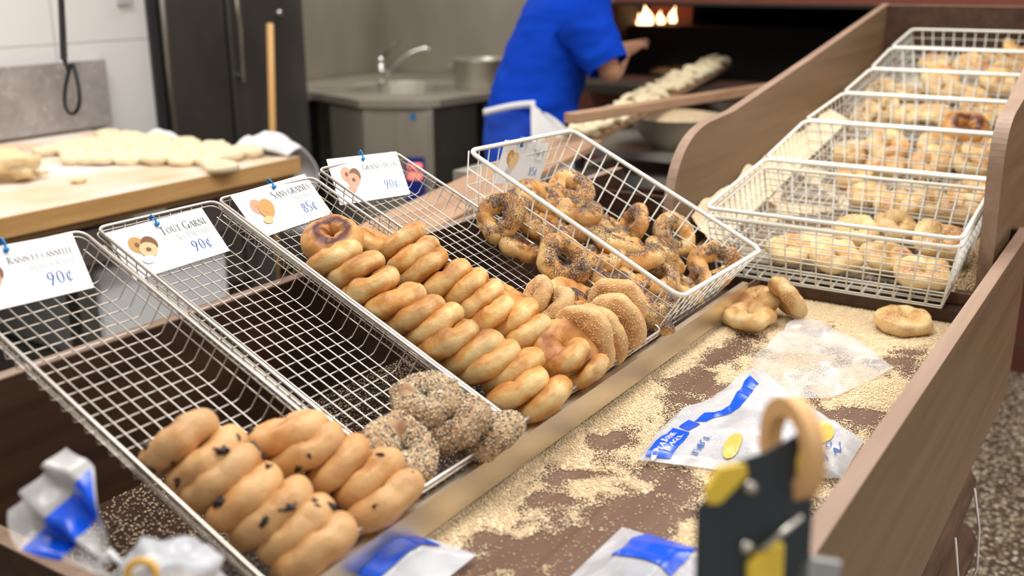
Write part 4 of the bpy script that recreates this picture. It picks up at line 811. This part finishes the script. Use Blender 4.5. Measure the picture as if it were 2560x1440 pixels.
def strip(f,path,wd,m_,par,name,n=60):
    b=MB(); L=[Vector(p) for p in path]; pts_=[]
    for i in range(n+1):
        t=i/n*(len(L)-1); k=min(int(t),len(L)-2); pts_.append(L[k]*(1-(t-k))+L[k+1]*(t-k))
    vs=[];fs=[]
    for i,p in enumerate(pts_):
        d=(pts_[min(i+1,n)]-pts_[max(i-1,0)]).normalized(); nn=Vector((-d.y,d.x))*wd/2
        for s in (-1,-.5,0,.5,1): vs.append(onbag(f,p.x+nn.x*s,p.y+nn.y*s))
    fs=[(i*5+k,(i+1)*5+k,(i+1)*5+k+1,i*5+k+1) for i in range(n) for k in range(4)]; b.add(vs,fs); o=b.build(name,m_,par,True); return o
def uvof(f,a,n=46):
    best=None
    for i in range(n+1):
        for j in range(n+1):
            q=proj(f(i/n,j/n)); d=(q[0]-a[0])**2+(q[1]-a[1])**2
            if best is None or d<best[0]: best=(d,i/n,j/n)
    _,u0,v0=best; k=1/n
    for _ in range(5):
        for du in (-k,0,k):
            for dv in (-k,0,k):
                u1,v1=min(.999,max(.001,u0+du)),min(.999,max(.001,v0+dv)); q=proj(f(u1,v1)); d=(q[0]-a[0])**2+(q[1]-a[1])**2
                if d<best[0]: best=(d,u1,v1)
        _,u0,v0=best; k/=2
    return (u0,v0)
def uvs(f,L): return [uvof(f,a) for a in L]
def patch(f,c4,m_,par,name,h=.0014,n=14):
    a,b_,c_,d=[Vector(p) for p in uvs(f,c4)]
    def g(u_,v_): p=(a*(1-u_)+b_*u_)*(1-v_)+(d*(1-u_)+c_*u_)*v_; return onbag(f,p.x,p.y,h)
    return sheet(name,g,n,n,m_,par)
ST=uvs(f1,[(1748,1046),(1775,1044),(1808,1034),(1838,1012),(1858,985),(1872,962),(1886,950)])
strip(f1,ST,.060,M_filmblue,bg,'blue_stripe')
patch(f1,[(1697,1068),(1722,1052),(1750,1062),(1722,1078)],M_filmblue,bg,'blue_stripe')
patch(f1,[(1613,1143),(1682,1071),(1724,1083),(1676,1149)],M_filmblue,bg,'logo_block')
def lett(txt,a,b_,c_,m_,name,h=.0026,par=None):
    """lettering whose baseline runs a to b on the bag and whose cap height reaches c"""
    A_,B_,C_=[Vector(p) for p in uvs(f1,[a,b_,c_])]; W_=twidth(txt,1); mb=MB()
    text3(mb,txt,lambda x,y:onbag(f1,*(A_+(B_-A_)*(x/W_)+(C_-A_)*y),h),1.0,.8,0,.16,.09); return mb.build(name,m_,bg)
lett('la Bonne',(1655,1128),(1690,1086),(1641,1122),M_filmwhite,'logo_lettering'); lett('Bagel',(1672,1132),(1708,1090),(1659,1127),M_filmwhite,'logo_lettering')
c_=uvof(f1,(1637,1137)); b=MB(); b.add([onbag(f1,c_[0]+.018*math.cos(k*.523),c_[1]+.05*math.sin(k*.523),.0026) for k in range(12)],[tuple(range(12))]); b.build('logo_dot',M_filmwhite,bg)
for (t_,a,b_,c2) in (('L',(1728,1138),(1738,1122),(1742,1142)),('A',(1735,1130),(1745,1114),(1749,1134)),('R',(1742,1118),(1752,1102),(1757,1122)),('T',(1755,1104),(1763,1090),(1768,1108)),('M',(2050,1160),(2072,1148),(2042,1146)),('O',(2066,1126),(2084,1116),(2060,1112)),('N',(2086,1142),(2106,1130),(2080,1128))):
    lett(t_,a,b_,c2,M_blueink,'blue_letter')
for a,ru,rv in (((1832,1112),.040,.12),((2052,1086),.055,.20)):
    u_,v_=uvof(f1,a); b=MB(); rings=[[onbag(f1,min(.99,max(.01,u_+r_*ru*math.cos(k*.314))),min(.99,max(.01,v_+r_*rv*math.sin(k*.314))),.0024) for k in range(20)] for r_ in (1,.66,.33)]
    b.add(rings[0]+rings[1]+rings[2]+[onbag(f1,u_,v_,.0024)],[(k,(k+1)%20,20+(k+1)%20,20+k) for k in range(20)]+[(20+k,20+(k+1)%20,40+(k+1)%20,40+k) for k in range(20)]+[(40+k,40+(k+1)%20,60) for k in range(20)]); b.build('gold_print',M_filmgold,bg)
f2=coons([(1870,905),(1905,965),(1965,1000),(2080,995)],[(1965,838),(1990,800),(2040,822),(2100,850),(2160,882)],[(1870,905),(1910,868),(1965,838)],[(2080,995),(2170,955),(2235,920),(2160,882)],
   lambda u_,v_,x,y: edge0(u_,v_,.10)*(.010+.020*v_*(1-abs(2*u_-1))+.012*abs(noise.noise(Vector((x*16,y*16,4))))+crinkle(x,y,2))+.001,70,44,Z0)
o=sheet('plastic_bag',f2,90,60,M_film); tag(o,'clear empty crumpled plastic bag lying beyond the blue striped one','bag')
def pillow(name,c,ax,ay,az,m_,label,seed,amp=.25,cat='bag'):
    o=lump(name,c,(ax,ay,az),seed,m_,label,cat,4,amp,2.6); return o
# bag with bagels at the near left, tied neck and blue printed tail
c0=pdp((415,1475),.86); bl=empty('bagel_bag',c0); tag(bl,'tied clear bag with blue printed tail at the near left end of the counter','bag')
b=lump('bag_body',(0,0,0),(.055,.045,.036),6,M_film2,None,None,4,.30,2.2); b.parent=bl; b.rotation_euler=(0,0,.4)
for k in range(2):
    o=bagel('pale',c0+Vector((.015-.03*k,.0,-.006-.004*k)),Vector((.2,.1,1)),.52,'pale bagel inside the tied bag, %s'%('rear one' if k else 'front one'),'bagel','bagels inside the tied bag')
pa=pdp((275,1415),.87); pb2=pdp((190,1330),.90); pc=pdp((85,1200),.95)
def tail(u_,v_):
    p=lerp(pa,pc,u_); w_=.008+.036*min(1,u_*1.5)*(1-.55*max(0,u_-.75)*4*.5); side=(cr*.64+cu*.5).normalized(); side=side-(pc-pa).normalized()*side.dot((pc-pa).normalized()); side.normalize()
    return p+side*(v_-.5)*2*w_+cv*(.012*math.sin(v_*14+u_*3)*(.3+u_)+.01*noise.noise(Vector((u_*4,v_*6,3))))
def sub(f,u0,u1,v0=0,v1=1,h=.001): return lambda a,b_: f(u0+(u1-u0)*a,v0+(v1-v0)*b_)+cv*h
o=sheet('bag_tail',tail,40,30,M_film); o.parent=bl; o.data.transform(Matrix.Translation(-c0))
o=sheet('blue_print',sub(tail,.34+.0,.66,.02,.98,.0015),20,20,M_filmblue); o.parent=bl; o.data.transform(Matrix.Translation(-c0))
b=MB(); b.tube([pa+cr*.012,pa+cu*.012,pa-cr*.012,pa-cu*.012],.003,6,True); o=b.build('tie',M_filmwhite,None,True); o.parent=bl; o.data.transform(Matrix.Translation(-c0))
b=MB(); q=c0+cu*.022-cr*.008; b.tube([q+cv*.034+(cr*math.cos(a)+cu*math.sin(a))*.012 for a in [k*.5236 for k in range(12)]],.0035,6,True); o=b.build('gold_print',M_filmgold,None,True); o.parent=bl; o.data.transform(Matrix.Translation(-c0))
for (a,zz,lab,sd) in (((960,1440),Z0,'blue and white printed bag corner at the bottom edge beside the steel lip',1),((1600,1452),Z0,'pale bag with blue print at the bottom edge left of the tape dispenser',2)):
    q=pz(a,zz); e_=empty('printed_bag',q); tag(e_,lab,'bag')
    def fb(u_,v_,q=q,sd=sd): 
        x=(u_-.5)*.17; y=(v_-.5)*.13; return Vector((x,y,.004+.028*edge0(u_,v_,.3)+crinkle(x+sd,y,2)*edge0(u_,v_,.1)))
    o=sheet('film',fb,40,32,M_film2); o.parent=e_
    o=sheet('blue_print',sub(fb,.25,.92,.30,.88,.0) if sd==1 else sub(fb,.45,.98,.2,.75,.0),20,20,M_filmblue); o.parent=e_; o.location=(0,0,.002)
# ================================================================ TAPE DISPENSER on the side board (near, out of focus)
td0=pdp((1885,1440),.80); base=Vector((.60,.205,1.001)); td=empty('tape_dispenser',base); tag(td,'black and yellow bag sealing tape dispenser on the near counter edge','dispenser')
def ip(a,d): return pdp(a,d)
def plate(pix,d,th,m_,name):
    ps=[ip(a,d) for a in pix]; b=MB(); b.prism(ps,-cv*th); return bevel(part(b,name,m_,td),.0015)
plate([(1742,1270),(1775,1235),(1850,1150),(1915,1130),(2030,1065),(2038,1200),(2028,1380),(2020,1540),(1735,1540)],.70,.004,M_blackmetal,'side_plate')
plate([(1760,1300),(1800,1240),(1880,1165),(1990,1110),(2000,1540),(1750,1540)],.73,.004,M_blackmetal,'side_plate')
plate([(1765,1225),(1800,1170),(1865,1158),(1872,1190),(1800,1262),(1768,1262)],.695,.010,M_yellow,'yellow_grip')
plate([(2008,1120),(2030,1110),(2040,1150),(2030,1200),(2012,1225),(1998,1205),(1998,1160)],.693,.009,M_yellow,'yellow_tip')
plate([(1870,1410),(1930,1362),(1962,1360),(1958,1460),(1870,1470)],.693,.010,M_yellow,'yellow_foot')
b=MB(); C_=ip((1978,1120),.712); ax_=(cr*.96+cu*.04-cv*.24).normalized(); e1_=cu-ax_*cu.dot(ax_); e1_.normalize(); e2_=ax_.cross(e1_)
for kk,(r0,r1) in enumerate(((.036,.023),)):
    prof=[(r0,-.006),(r0,.006),(r1,.006),(r1,-.006)]; n=40; base_i=len(b.v)
    for k in range(n):
        an=2*math.pi*k/n; d=e1_*math.cos(an)+e2_*math.sin(an)
        for r_,h_ in prof: b.v.append(tuple(C_+d*r_+ax_*h_))
    for k in range(n):
        for j in range(4): b.f.append((k*4+j,((k+1)%n)*4+j,((k+1)%n)*4+(j+1)%4,k*4+(j+1)%4)); b.m.append(0)
part(b,'tape_roll',M_tape,td,False)
for a in ((1876,1218),(1866,1368)):
    b=MB(); q=ip(a,.697); b.tube([q,q+cv*.003],.0045,14); part(b,'screw',M_screw,td,True)
b=MB(); b.tube([ip((1900,1380),.69),ip((2005,1290),.69)],.0022,8); part(b,'lever_rod',M_screw,td,True)
plate([(2000,1405),(2030,1392),(2108,1405),(2100,1440),(2080,1520),(1990,1520)],.70,.010,brushed('clamp_steel',(.35,.36,.37),(.5,.5,.5),.35),'clamp')
# ================================================================ BURNER STAND, WOK, PEELS
st=empty('burner_stand',(3.75,1.5,0)); tag(st,'low steel stand under the seed wok in front of the oven','stand')
b=MB(); b.box((3.52,.90,.815),(4.10,2.02,.845)); part(b,'top_shelf',M_steel,st)
b=MB(); b.box((3.52,.90,.71),(4.10,2.02,.75)); part(b,'lower_shelf',M_steel,st)
for (x,y) in ((3.55,.95),(3.55,1.98),(4.05,.95),(4.05,1.98)):
    b=MB(); b.box((x-.02,y-.02,0),(x+.02,y+.02,.71)); b.box((x-.02,y-.02,.75),(x+.02,y+.02,.815)); part(b,'leg',M_steeldark,st)
b=MB(); b.tube([(3.5,.95,.62),(3.5,2.0,.62)],.012,8); part(b,'copper_pipe',mat('copper',(.60,.24,.14),.3,.9),st,True)
wk0=pdp((1692,300),3.95); wk=empty('wok',(wk0.x,wk0.y,.848)); tag(wk,'wide steel pan heaped with pale sesame seeds beside the oven','pan')
zr=wk0.z+.015; hh=zr-.848; b=MB(); b.lathe([(.0,.0),(.08,.0),(.13,hh*.35),(.172,hh*.75),(.192,hh),(.196,hh+.003),(.190,hh+.001),(.168,hh*.75),(.12,hh*.38),(0,.01)],wk.location,40); part(b,'pan_body',M_steel,wk,True)
b=MB(); b.lathe([(.183,hh*.93),(.16,hh+.004),(.10,hh+.016),(0,hh+.022)],wk.location,40); o=part(b,'seed_fill',M_bed,wk,True); o['kind']='stuff'
b=MB(); q=pdp((1850,250),4.35); b.lathe([(0,0),(.12,0),(.16,.07),(.165,.07),(.12,-.004)],(q.x,q.y,q.z-.04),28); tag(b.build('steel_bowl',M_steel,None,True),'small steel bowl behind the seed-filled pan, by the ramp board','bowl')
b=MB(); b.box((q.x-.12,q.y-.12,0),(q.x+.12,q.y+.12,q.z-.041)); tag(b.build('bowl_stand',M_dark),'dark block under the small steel bowl beside the ramp board','block')
def plank(a,da,b_,db,w_,th,m_,name,label,cat,upv=(0,0,1)):
    p=pdp(a,da); q=pdp(b_,db); d=(q-p).normalized(); s=d.cross(Vector(upv)).normalized()*w_/2; t=Vector((0,0,th)); m2=MB()
    m2.hexa([p-s-t,q-s-t,q+s-t,p+s-t,p-s,q-s,q+s,p+s]); o=m2.build(name,m_,None,False); bevel(o,.003); tag(o,label,cat); return o,p,q,s
o,p,q,s=plank((1440,345),3.15,(1800,155),4.75,.11,.022,M_peel,'bagel_board','long narrow board of seeded dough rings sliding into the oven mouth','board')
k=0
for i in range(26):
    t=.02+.038*i; c_=lerp(p,q,t)
    for sd in (-1,1):
        if t>.99: continue
        m_=bpy.data.objects.new('seeded_dough_ring',rawm[(i+sd)%4]); COL.objects.link(m_); m_.location=c_+s*sd*.45+Vector((0,0,.014+.006*random.random())); m_.rotation_euler=(random.uniform(-.5,.5),random.uniform(-.5,.5),random.uniform(0,6)); m_.scale=(.8,.8,.95)
        tag(m_,'seeded dough ring on the long board reaching into the oven','dough ring','seeded dough rings on the oven board')
plank((1425,283),2.95,(1930,208),3.9,.045,.030,M_peel,'wooden_peel','squared wooden peel handle crossing above the seed pan','peel')
plank((920,600),2.15,(1440,345),3.05,.17,.020,M_peel,'bagel_board','broad floured wooden board behind the empty tray, leading toward the oven','board')
q=pz((1210,432),.93); b=MB(); b.box((q.x-.02,q.y-.22,.89),(q.x+.12,q.y+.10,.93)); b.box((q.x+.02,q.y-.20,0),(q.x+.06,q.y-.16,.89)); b.box((q.x+.02,q.y+.04,0),(q.x+.06,q.y+.08,.89)); tag(b.build('steel_ledge',M_steel),'short steel ledge in the dark behind the broad floured board','ledge')
b=MB(); q2=pdp((1540,118),4.0); q3=pdp((1615,106),4.3); b.tube([q2,q3],.016,8); 
tag(b.build('peel_grip',M_peel,None,True),'end of the wooden peel held by the baker at the oven mouth','peel')
for (a,d_,r_,sd,lab) in (((1700,142),5.0,(.10,.12,.025),4,'bagels baking in a heap left of the board end inside the dark oven'),((1880,135),5.4,(.2,.4,.02),7,'dim row of bagels baking deep inside the dark oven')):
    q=pdp(a,d_); o=lump('baking_bagels',(q.x,q.y,1.035),r_,sd,M_pale,lab,'bagels',4,.7,5); o['kind']='stuff'
# ================================================================ BAKER
def skinobj(name,nodes,edges,m_,parent=None,lv=2):
    me=bpy.data.meshes.new(name); me.from_pydata([tuple(p) for p,_ in nodes],edges,[]); o=bpy.data.objects.new(name,me); COL.objects.link(o)
    sk_=o.modifiers.new('skin','SKIN'); sk_.use_smooth_shade=True
    if not me.skin_vertices: return o
    for i,(p,r_) in enumerate(nodes):
        me.skin_vertices[0].data[i].radius=(r_,r_) if not isinstance(r_,tuple) else r_
    me.skin_vertices[0].data[0].use_root=True
    s=o.modifiers.new('sub','SUBSURF'); s.levels=lv; s.render_levels=lv; me.materials.append(m_)
    if parent: o.parent=parent
    return o
DB=3.78
J={'pelvis':pdp((1322,345),DB),'waist':pdp((1328,262),DB),'chest':pdp((1395,120),DB),'neck':pdp((1478,12),DB),'head0':pdp((1515,-40),DB+.02),'head1':pdp((1545,-105),DB+.05),
 'rsh':pdp((1488,62),DB-.20),'relb':pdp((1527,190),DB-.15),'rwri':pdp((1562,128),DB+.22),'rhand':pdp((1590,113),DB+.30),
 'lsh':pdp((1400,35),DB+.22),'lelb':pdp((1470,150),DB+.40),'lwri':pdp((1560,125),DB+.45)}
J['hipr']=J['pelvis']+Vector((-.03,-.09,-.04)); J['hipl']=J['pelvis']+Vector((.03,.09,-.04))
J['kner']=J['hipr']+Vector((.06,-.02,-.42)); J['ankr']=Vector((J['kner'].x-.03,J['kner'].y,.09)); J['toer']=J['ankr']+Vector((.17,-.05,-.05))
J['knel']=J['hipl']+Vector((.03,.03,-.42)); J['ankl']=Vector((J['knel'].x-.03,J['knel'].y,.09)); J['toel']=J['ankl']+Vector((.17,-.05,-.05))
ks=list(J); rad={'pelvis':(.105,.09),'waist':(.10,.075),'chest':(.10,.075),'neck':.055,'head0':.075,'head1':.085,'rsh':.045,'relb':.043,'rwri':.028,'rhand':.03,'lsh':.062,'lelb':.043,'lwri':.028,'hipr':.075,'hipl':.075,'kner':.055,'knel':.055,'ankr':.038,'ankl':.038,'toer':.035,'toel':.035}
nodes=[(J[k],rad[k]) for k in ks]; ix={k:i for i,k in enumerate(ks)}
ed=[('pelvis','waist'),('waist','chest'),('chest','neck'),('neck','head0'),('head0','head1'),('chest','rsh'),('rsh','relb'),('relb','rwri'),('rwri','rhand'),('chest','lsh'),('lsh','lelb'),('lelb','lwri'),('pelvis','hipr'),('pelvis','hipl'),('hipr','kner'),('kner','ankr'),('ankr','toer'),('hipl','knel'),('knel','ankl'),('ankl','toel')]
# fingers of the right hand curled round the peel end
hd=(J['rhand']-J['rwri']).normalized(); sv=hd.cross(Vector((0,0,1))).normalized()
for f_ in range(5):
    off=sv*((f_-1.5)*.017) if f_<4 else sv*-.035; L1=[.034,.038,.036,.028,.026][f_]
    a=J['rhand']+off; c1=a+hd*L1; c2=c1+hd*.018-Vector((0,0,.022)); i0=len(nodes)
    nodes += [(a,.010),(c1,.009),(c2,.008)]; ed2=[(ix['rhand'],i0),(i0,i0+1),(i0+1,i0+2)]
    ed += ed2
edges=[(ix[a],ix[b_]) if isinstance(a,str) else (a,b_) for a,b_ in ed]
bk=skinobj('person',nodes,edges,M_skin); tag(bk,'person in a blue t-shirt and white apron leaning toward the oven, seen from behind','person')
def loft(name,secs,m_,par,n=36,wr=.006,seed=0,freq=9):
    """secs: (centre, axis a, axis b) ellipses; one smooth cloth tube with soft folds"""
    vs=[];fs=[]; secs2=[]
    for i in range(len(secs)-1):
        for k in range(6): t=k/6; secs2.append(tuple(lerp(secs[i][j],secs[i+1][j],t) for j in range(3)))
    secs2.append(tuple(Vector(x) for x in secs[-1]))
    for i,(c_,a_,b_) in enumerate(secs2):
        for k in range(n):
            an=2*math.pi*k/n; d=a_*math.cos(an)+b_*math.sin(an); p=c_+d; vs.append(tuple(p+d.normalized()*wr*(noise.noise(Vector((p.x*freq,p.y*freq,p.z*freq*1.6+seed)))*2+noise.noise(Vector((p.x*freq*2.4,p.y*freq*2.4,p.z*30+seed))))))
    m2=len(secs2); fs=[(i*n+k,i*n+(k+1)%n,(i+1)*n+(k+1)%n,(i+1)*n+k) for i in range(m2-1) for k in range(n)]
    b=MB(); b.add(vs,fs); o=b.build(name,m_,par,True); s=o.modifiers.new('sub','SUBSURF'); s.levels=1; s.render_levels=1; s2=o.modifiers.new('solid','SOLIDIFY'); s2.thickness=.004; return o
def pxs(x0,x1,y,d,dep): # ellipse spanning two image points, with given depth radius
    a=pdp((x0,y),d); b_=pdp((x1,y),d); return ((a+b_)/2,(b_-a)/2,fwd*dep)
loft('shirt',[pxs(1218,1448,300,DB,.13),pxs(1216,1442,262,DB,.145),pxs(1228,1462,215,DB,.15),pxs(1246,1470,165,DB,.155),pxs(1266,1488,110,DB,.16),pxs(1288,1508,62,DB,.165),pxs(1308,1525,20,DB,.17),pxs(1330,1530,-15,DB,.15),pxs(1400,1515,-38,DB,.09),pxs(1462,1500,-42,DB,.05)],M_shirt,bk,48,.006,3,8)
def tubeloft(name,a,b_,r0,r1,m_,par,seed):
    ax=(b_-a).normalized(); u1=ax.orthogonal().normalized(); u2=ax.cross(u1); S=[]
    for k in range(6): t=k/5; c_=lerp(a,b_,t); r_=r0+(r1-r0)*t; S.append((c_,u1*r_,u2*r_))
    return loft(name,S,m_,par,28,.005,seed,14)
tubeloft('sleeve',lerp(J['rsh'],J['chest'],.35)+Vector((0,0,.045)),lerp(J['rsh'],J['relb'],.82),.112,.076,M_shirt,bk,2)
tubeloft('sleeve',lerp(J['lsh'],J['chest'],.25),lerp(J['lsh'],J['lelb'],.75),.088,.072,M_shirt,bk,6)
loft('trousers',[pxs(1215,1400,268,DB,.135),pxs(1210,1420,330,DB,.15),pxs(1214,1425,400,DB,.15),pxs(1222,1412,480,DB,.13)],M_trouser,bk,36,.006,9,7)
for s_ in 'rl':
    loft('trouser_leg',[(J['hip'+s_]+Vector((0,0,-.08)),Vector((.10,0,0)),Vector((0,.095,0))),(J['kne'+s_],Vector((.075,0,0)),Vector((0,.072,0))),(J['ank'+s_]+Vector((0,0,.02)),Vector((.065,0,0)),Vector((0,.062,0)))],M_trouser,bk,28,.006,4,8)
S=[]
for k in range(25):
    t=k/24; a=pdp((1208+(1338-1208)*t,282-22*math.sin(t*1.5)),DB-.16-.02*math.sin(t*3)); S.append(a)
b=MB()
for i,p in enumerate(S): b.v += [tuple(p+Vector((0,0,.012))),tuple(p-Vector((0,0,.012)))]
b.f=[(2*i,2*i+1,2*i+3,2*i+2) for i in range(len(S)-1)]; b.m=[0]*len(b.f); o=b.build('apron_tie',M_apron,bk,True); s=o.modifiers.new('solid','SOLIDIFY'); s.thickness=.004
def apr(u_,v_):
    xl=1328+20*v_-8*math.sin(v_*3); xr=1340+86*min(1,v_*4)**.5+ 12*v_; x=xl+(xr-xl)*u_; y=256+26*u_*(1-v_)+v_*250
    return pdp((x,y),DB-.014-.185*math.sqrt(max(.02,1-((x-1318)/128)**2)))+cv*.005*math.sin(u_*9+v_*3)
o=sheet('apron',apr,24,30,M_apron,bk,.004)
hc=lerp(J['head0'],J['head1'],.55)
o=lump('hair',hc+Vector((-.03,-.0,.03)),(.098,.092,.10),3,M_hair,None,None,3,.06); o.parent=bk
for sgn in (-1,1):
    e_=lump('ear',hc+Vector((.0,.082*sgn,-.01)),(.014,.008,.028),2,M_skin,None,None,2,.1); e_.parent=bk
e_=lump('nose',hc+Vector((.10,-.03,-.01)),(.016,.012,.022),2,M_skin,None,None,2,.1); e_.parent=bk
# ================================================================ FIREWOOD UNDER THE COUNTER, SACK AT RIGHT
lgl=[(1.18,1.98,.262,.545,.050),(1.15,1.92,.235,.455,.046),(1.22,1.90,.300,.440,.045),(1.10,1.80,.265,.365,.046),(1.18,1.72,.215,.275,.044)]
lbl=['topmost','outer second','inner second','third','lowest']
for i,(x0,x1,y,z,r_) in enumerate(lgl):
    b=MB(); n=22; b.tube([(x0+(x1-x0)*k/n,y+.006*noise.noise(Vector((k*.3,i,0))),z+.006*noise.noise(Vector((k*.3,i,5)))) for k in range(n+1)],[r_*(1+.10*noise.noise(Vector((k*.7,i,9)))) for k in range(n+1)],12)
    o=b.build('firewood_log',M_log,None,True); tag(o,'dark split firewood log, %s in the stack below the counter side board'%lbl[i],'log','firewood stacked below the counter')
for i,x in enumerate((1.86,1.66,1.50)):
    b=MB(); b.tube([(x,.203-.004*i,.60),(x+.005,.186,.52),(x+.005,.180,.44),(x,.195,.36)],.0022,6); tag(b.build('string',M_string,None,True),'white string tied round the firewood, %s strand'%(['far','middle','near'][i]),'string')
q=pz((2556,905),0.0); b=MB(); b.box((q.x-.02,q.y-.30,.0),(q.x+.3,q.y+.012,.16)); b.box((q.x,q.y-.28,.16),(q.x+.28,q.y,.74)); o=b.build('waste_bin',M_lime); bevel(o,.02); tag(o,'lime yellow bin in the background at the far right of the aisle','bin')
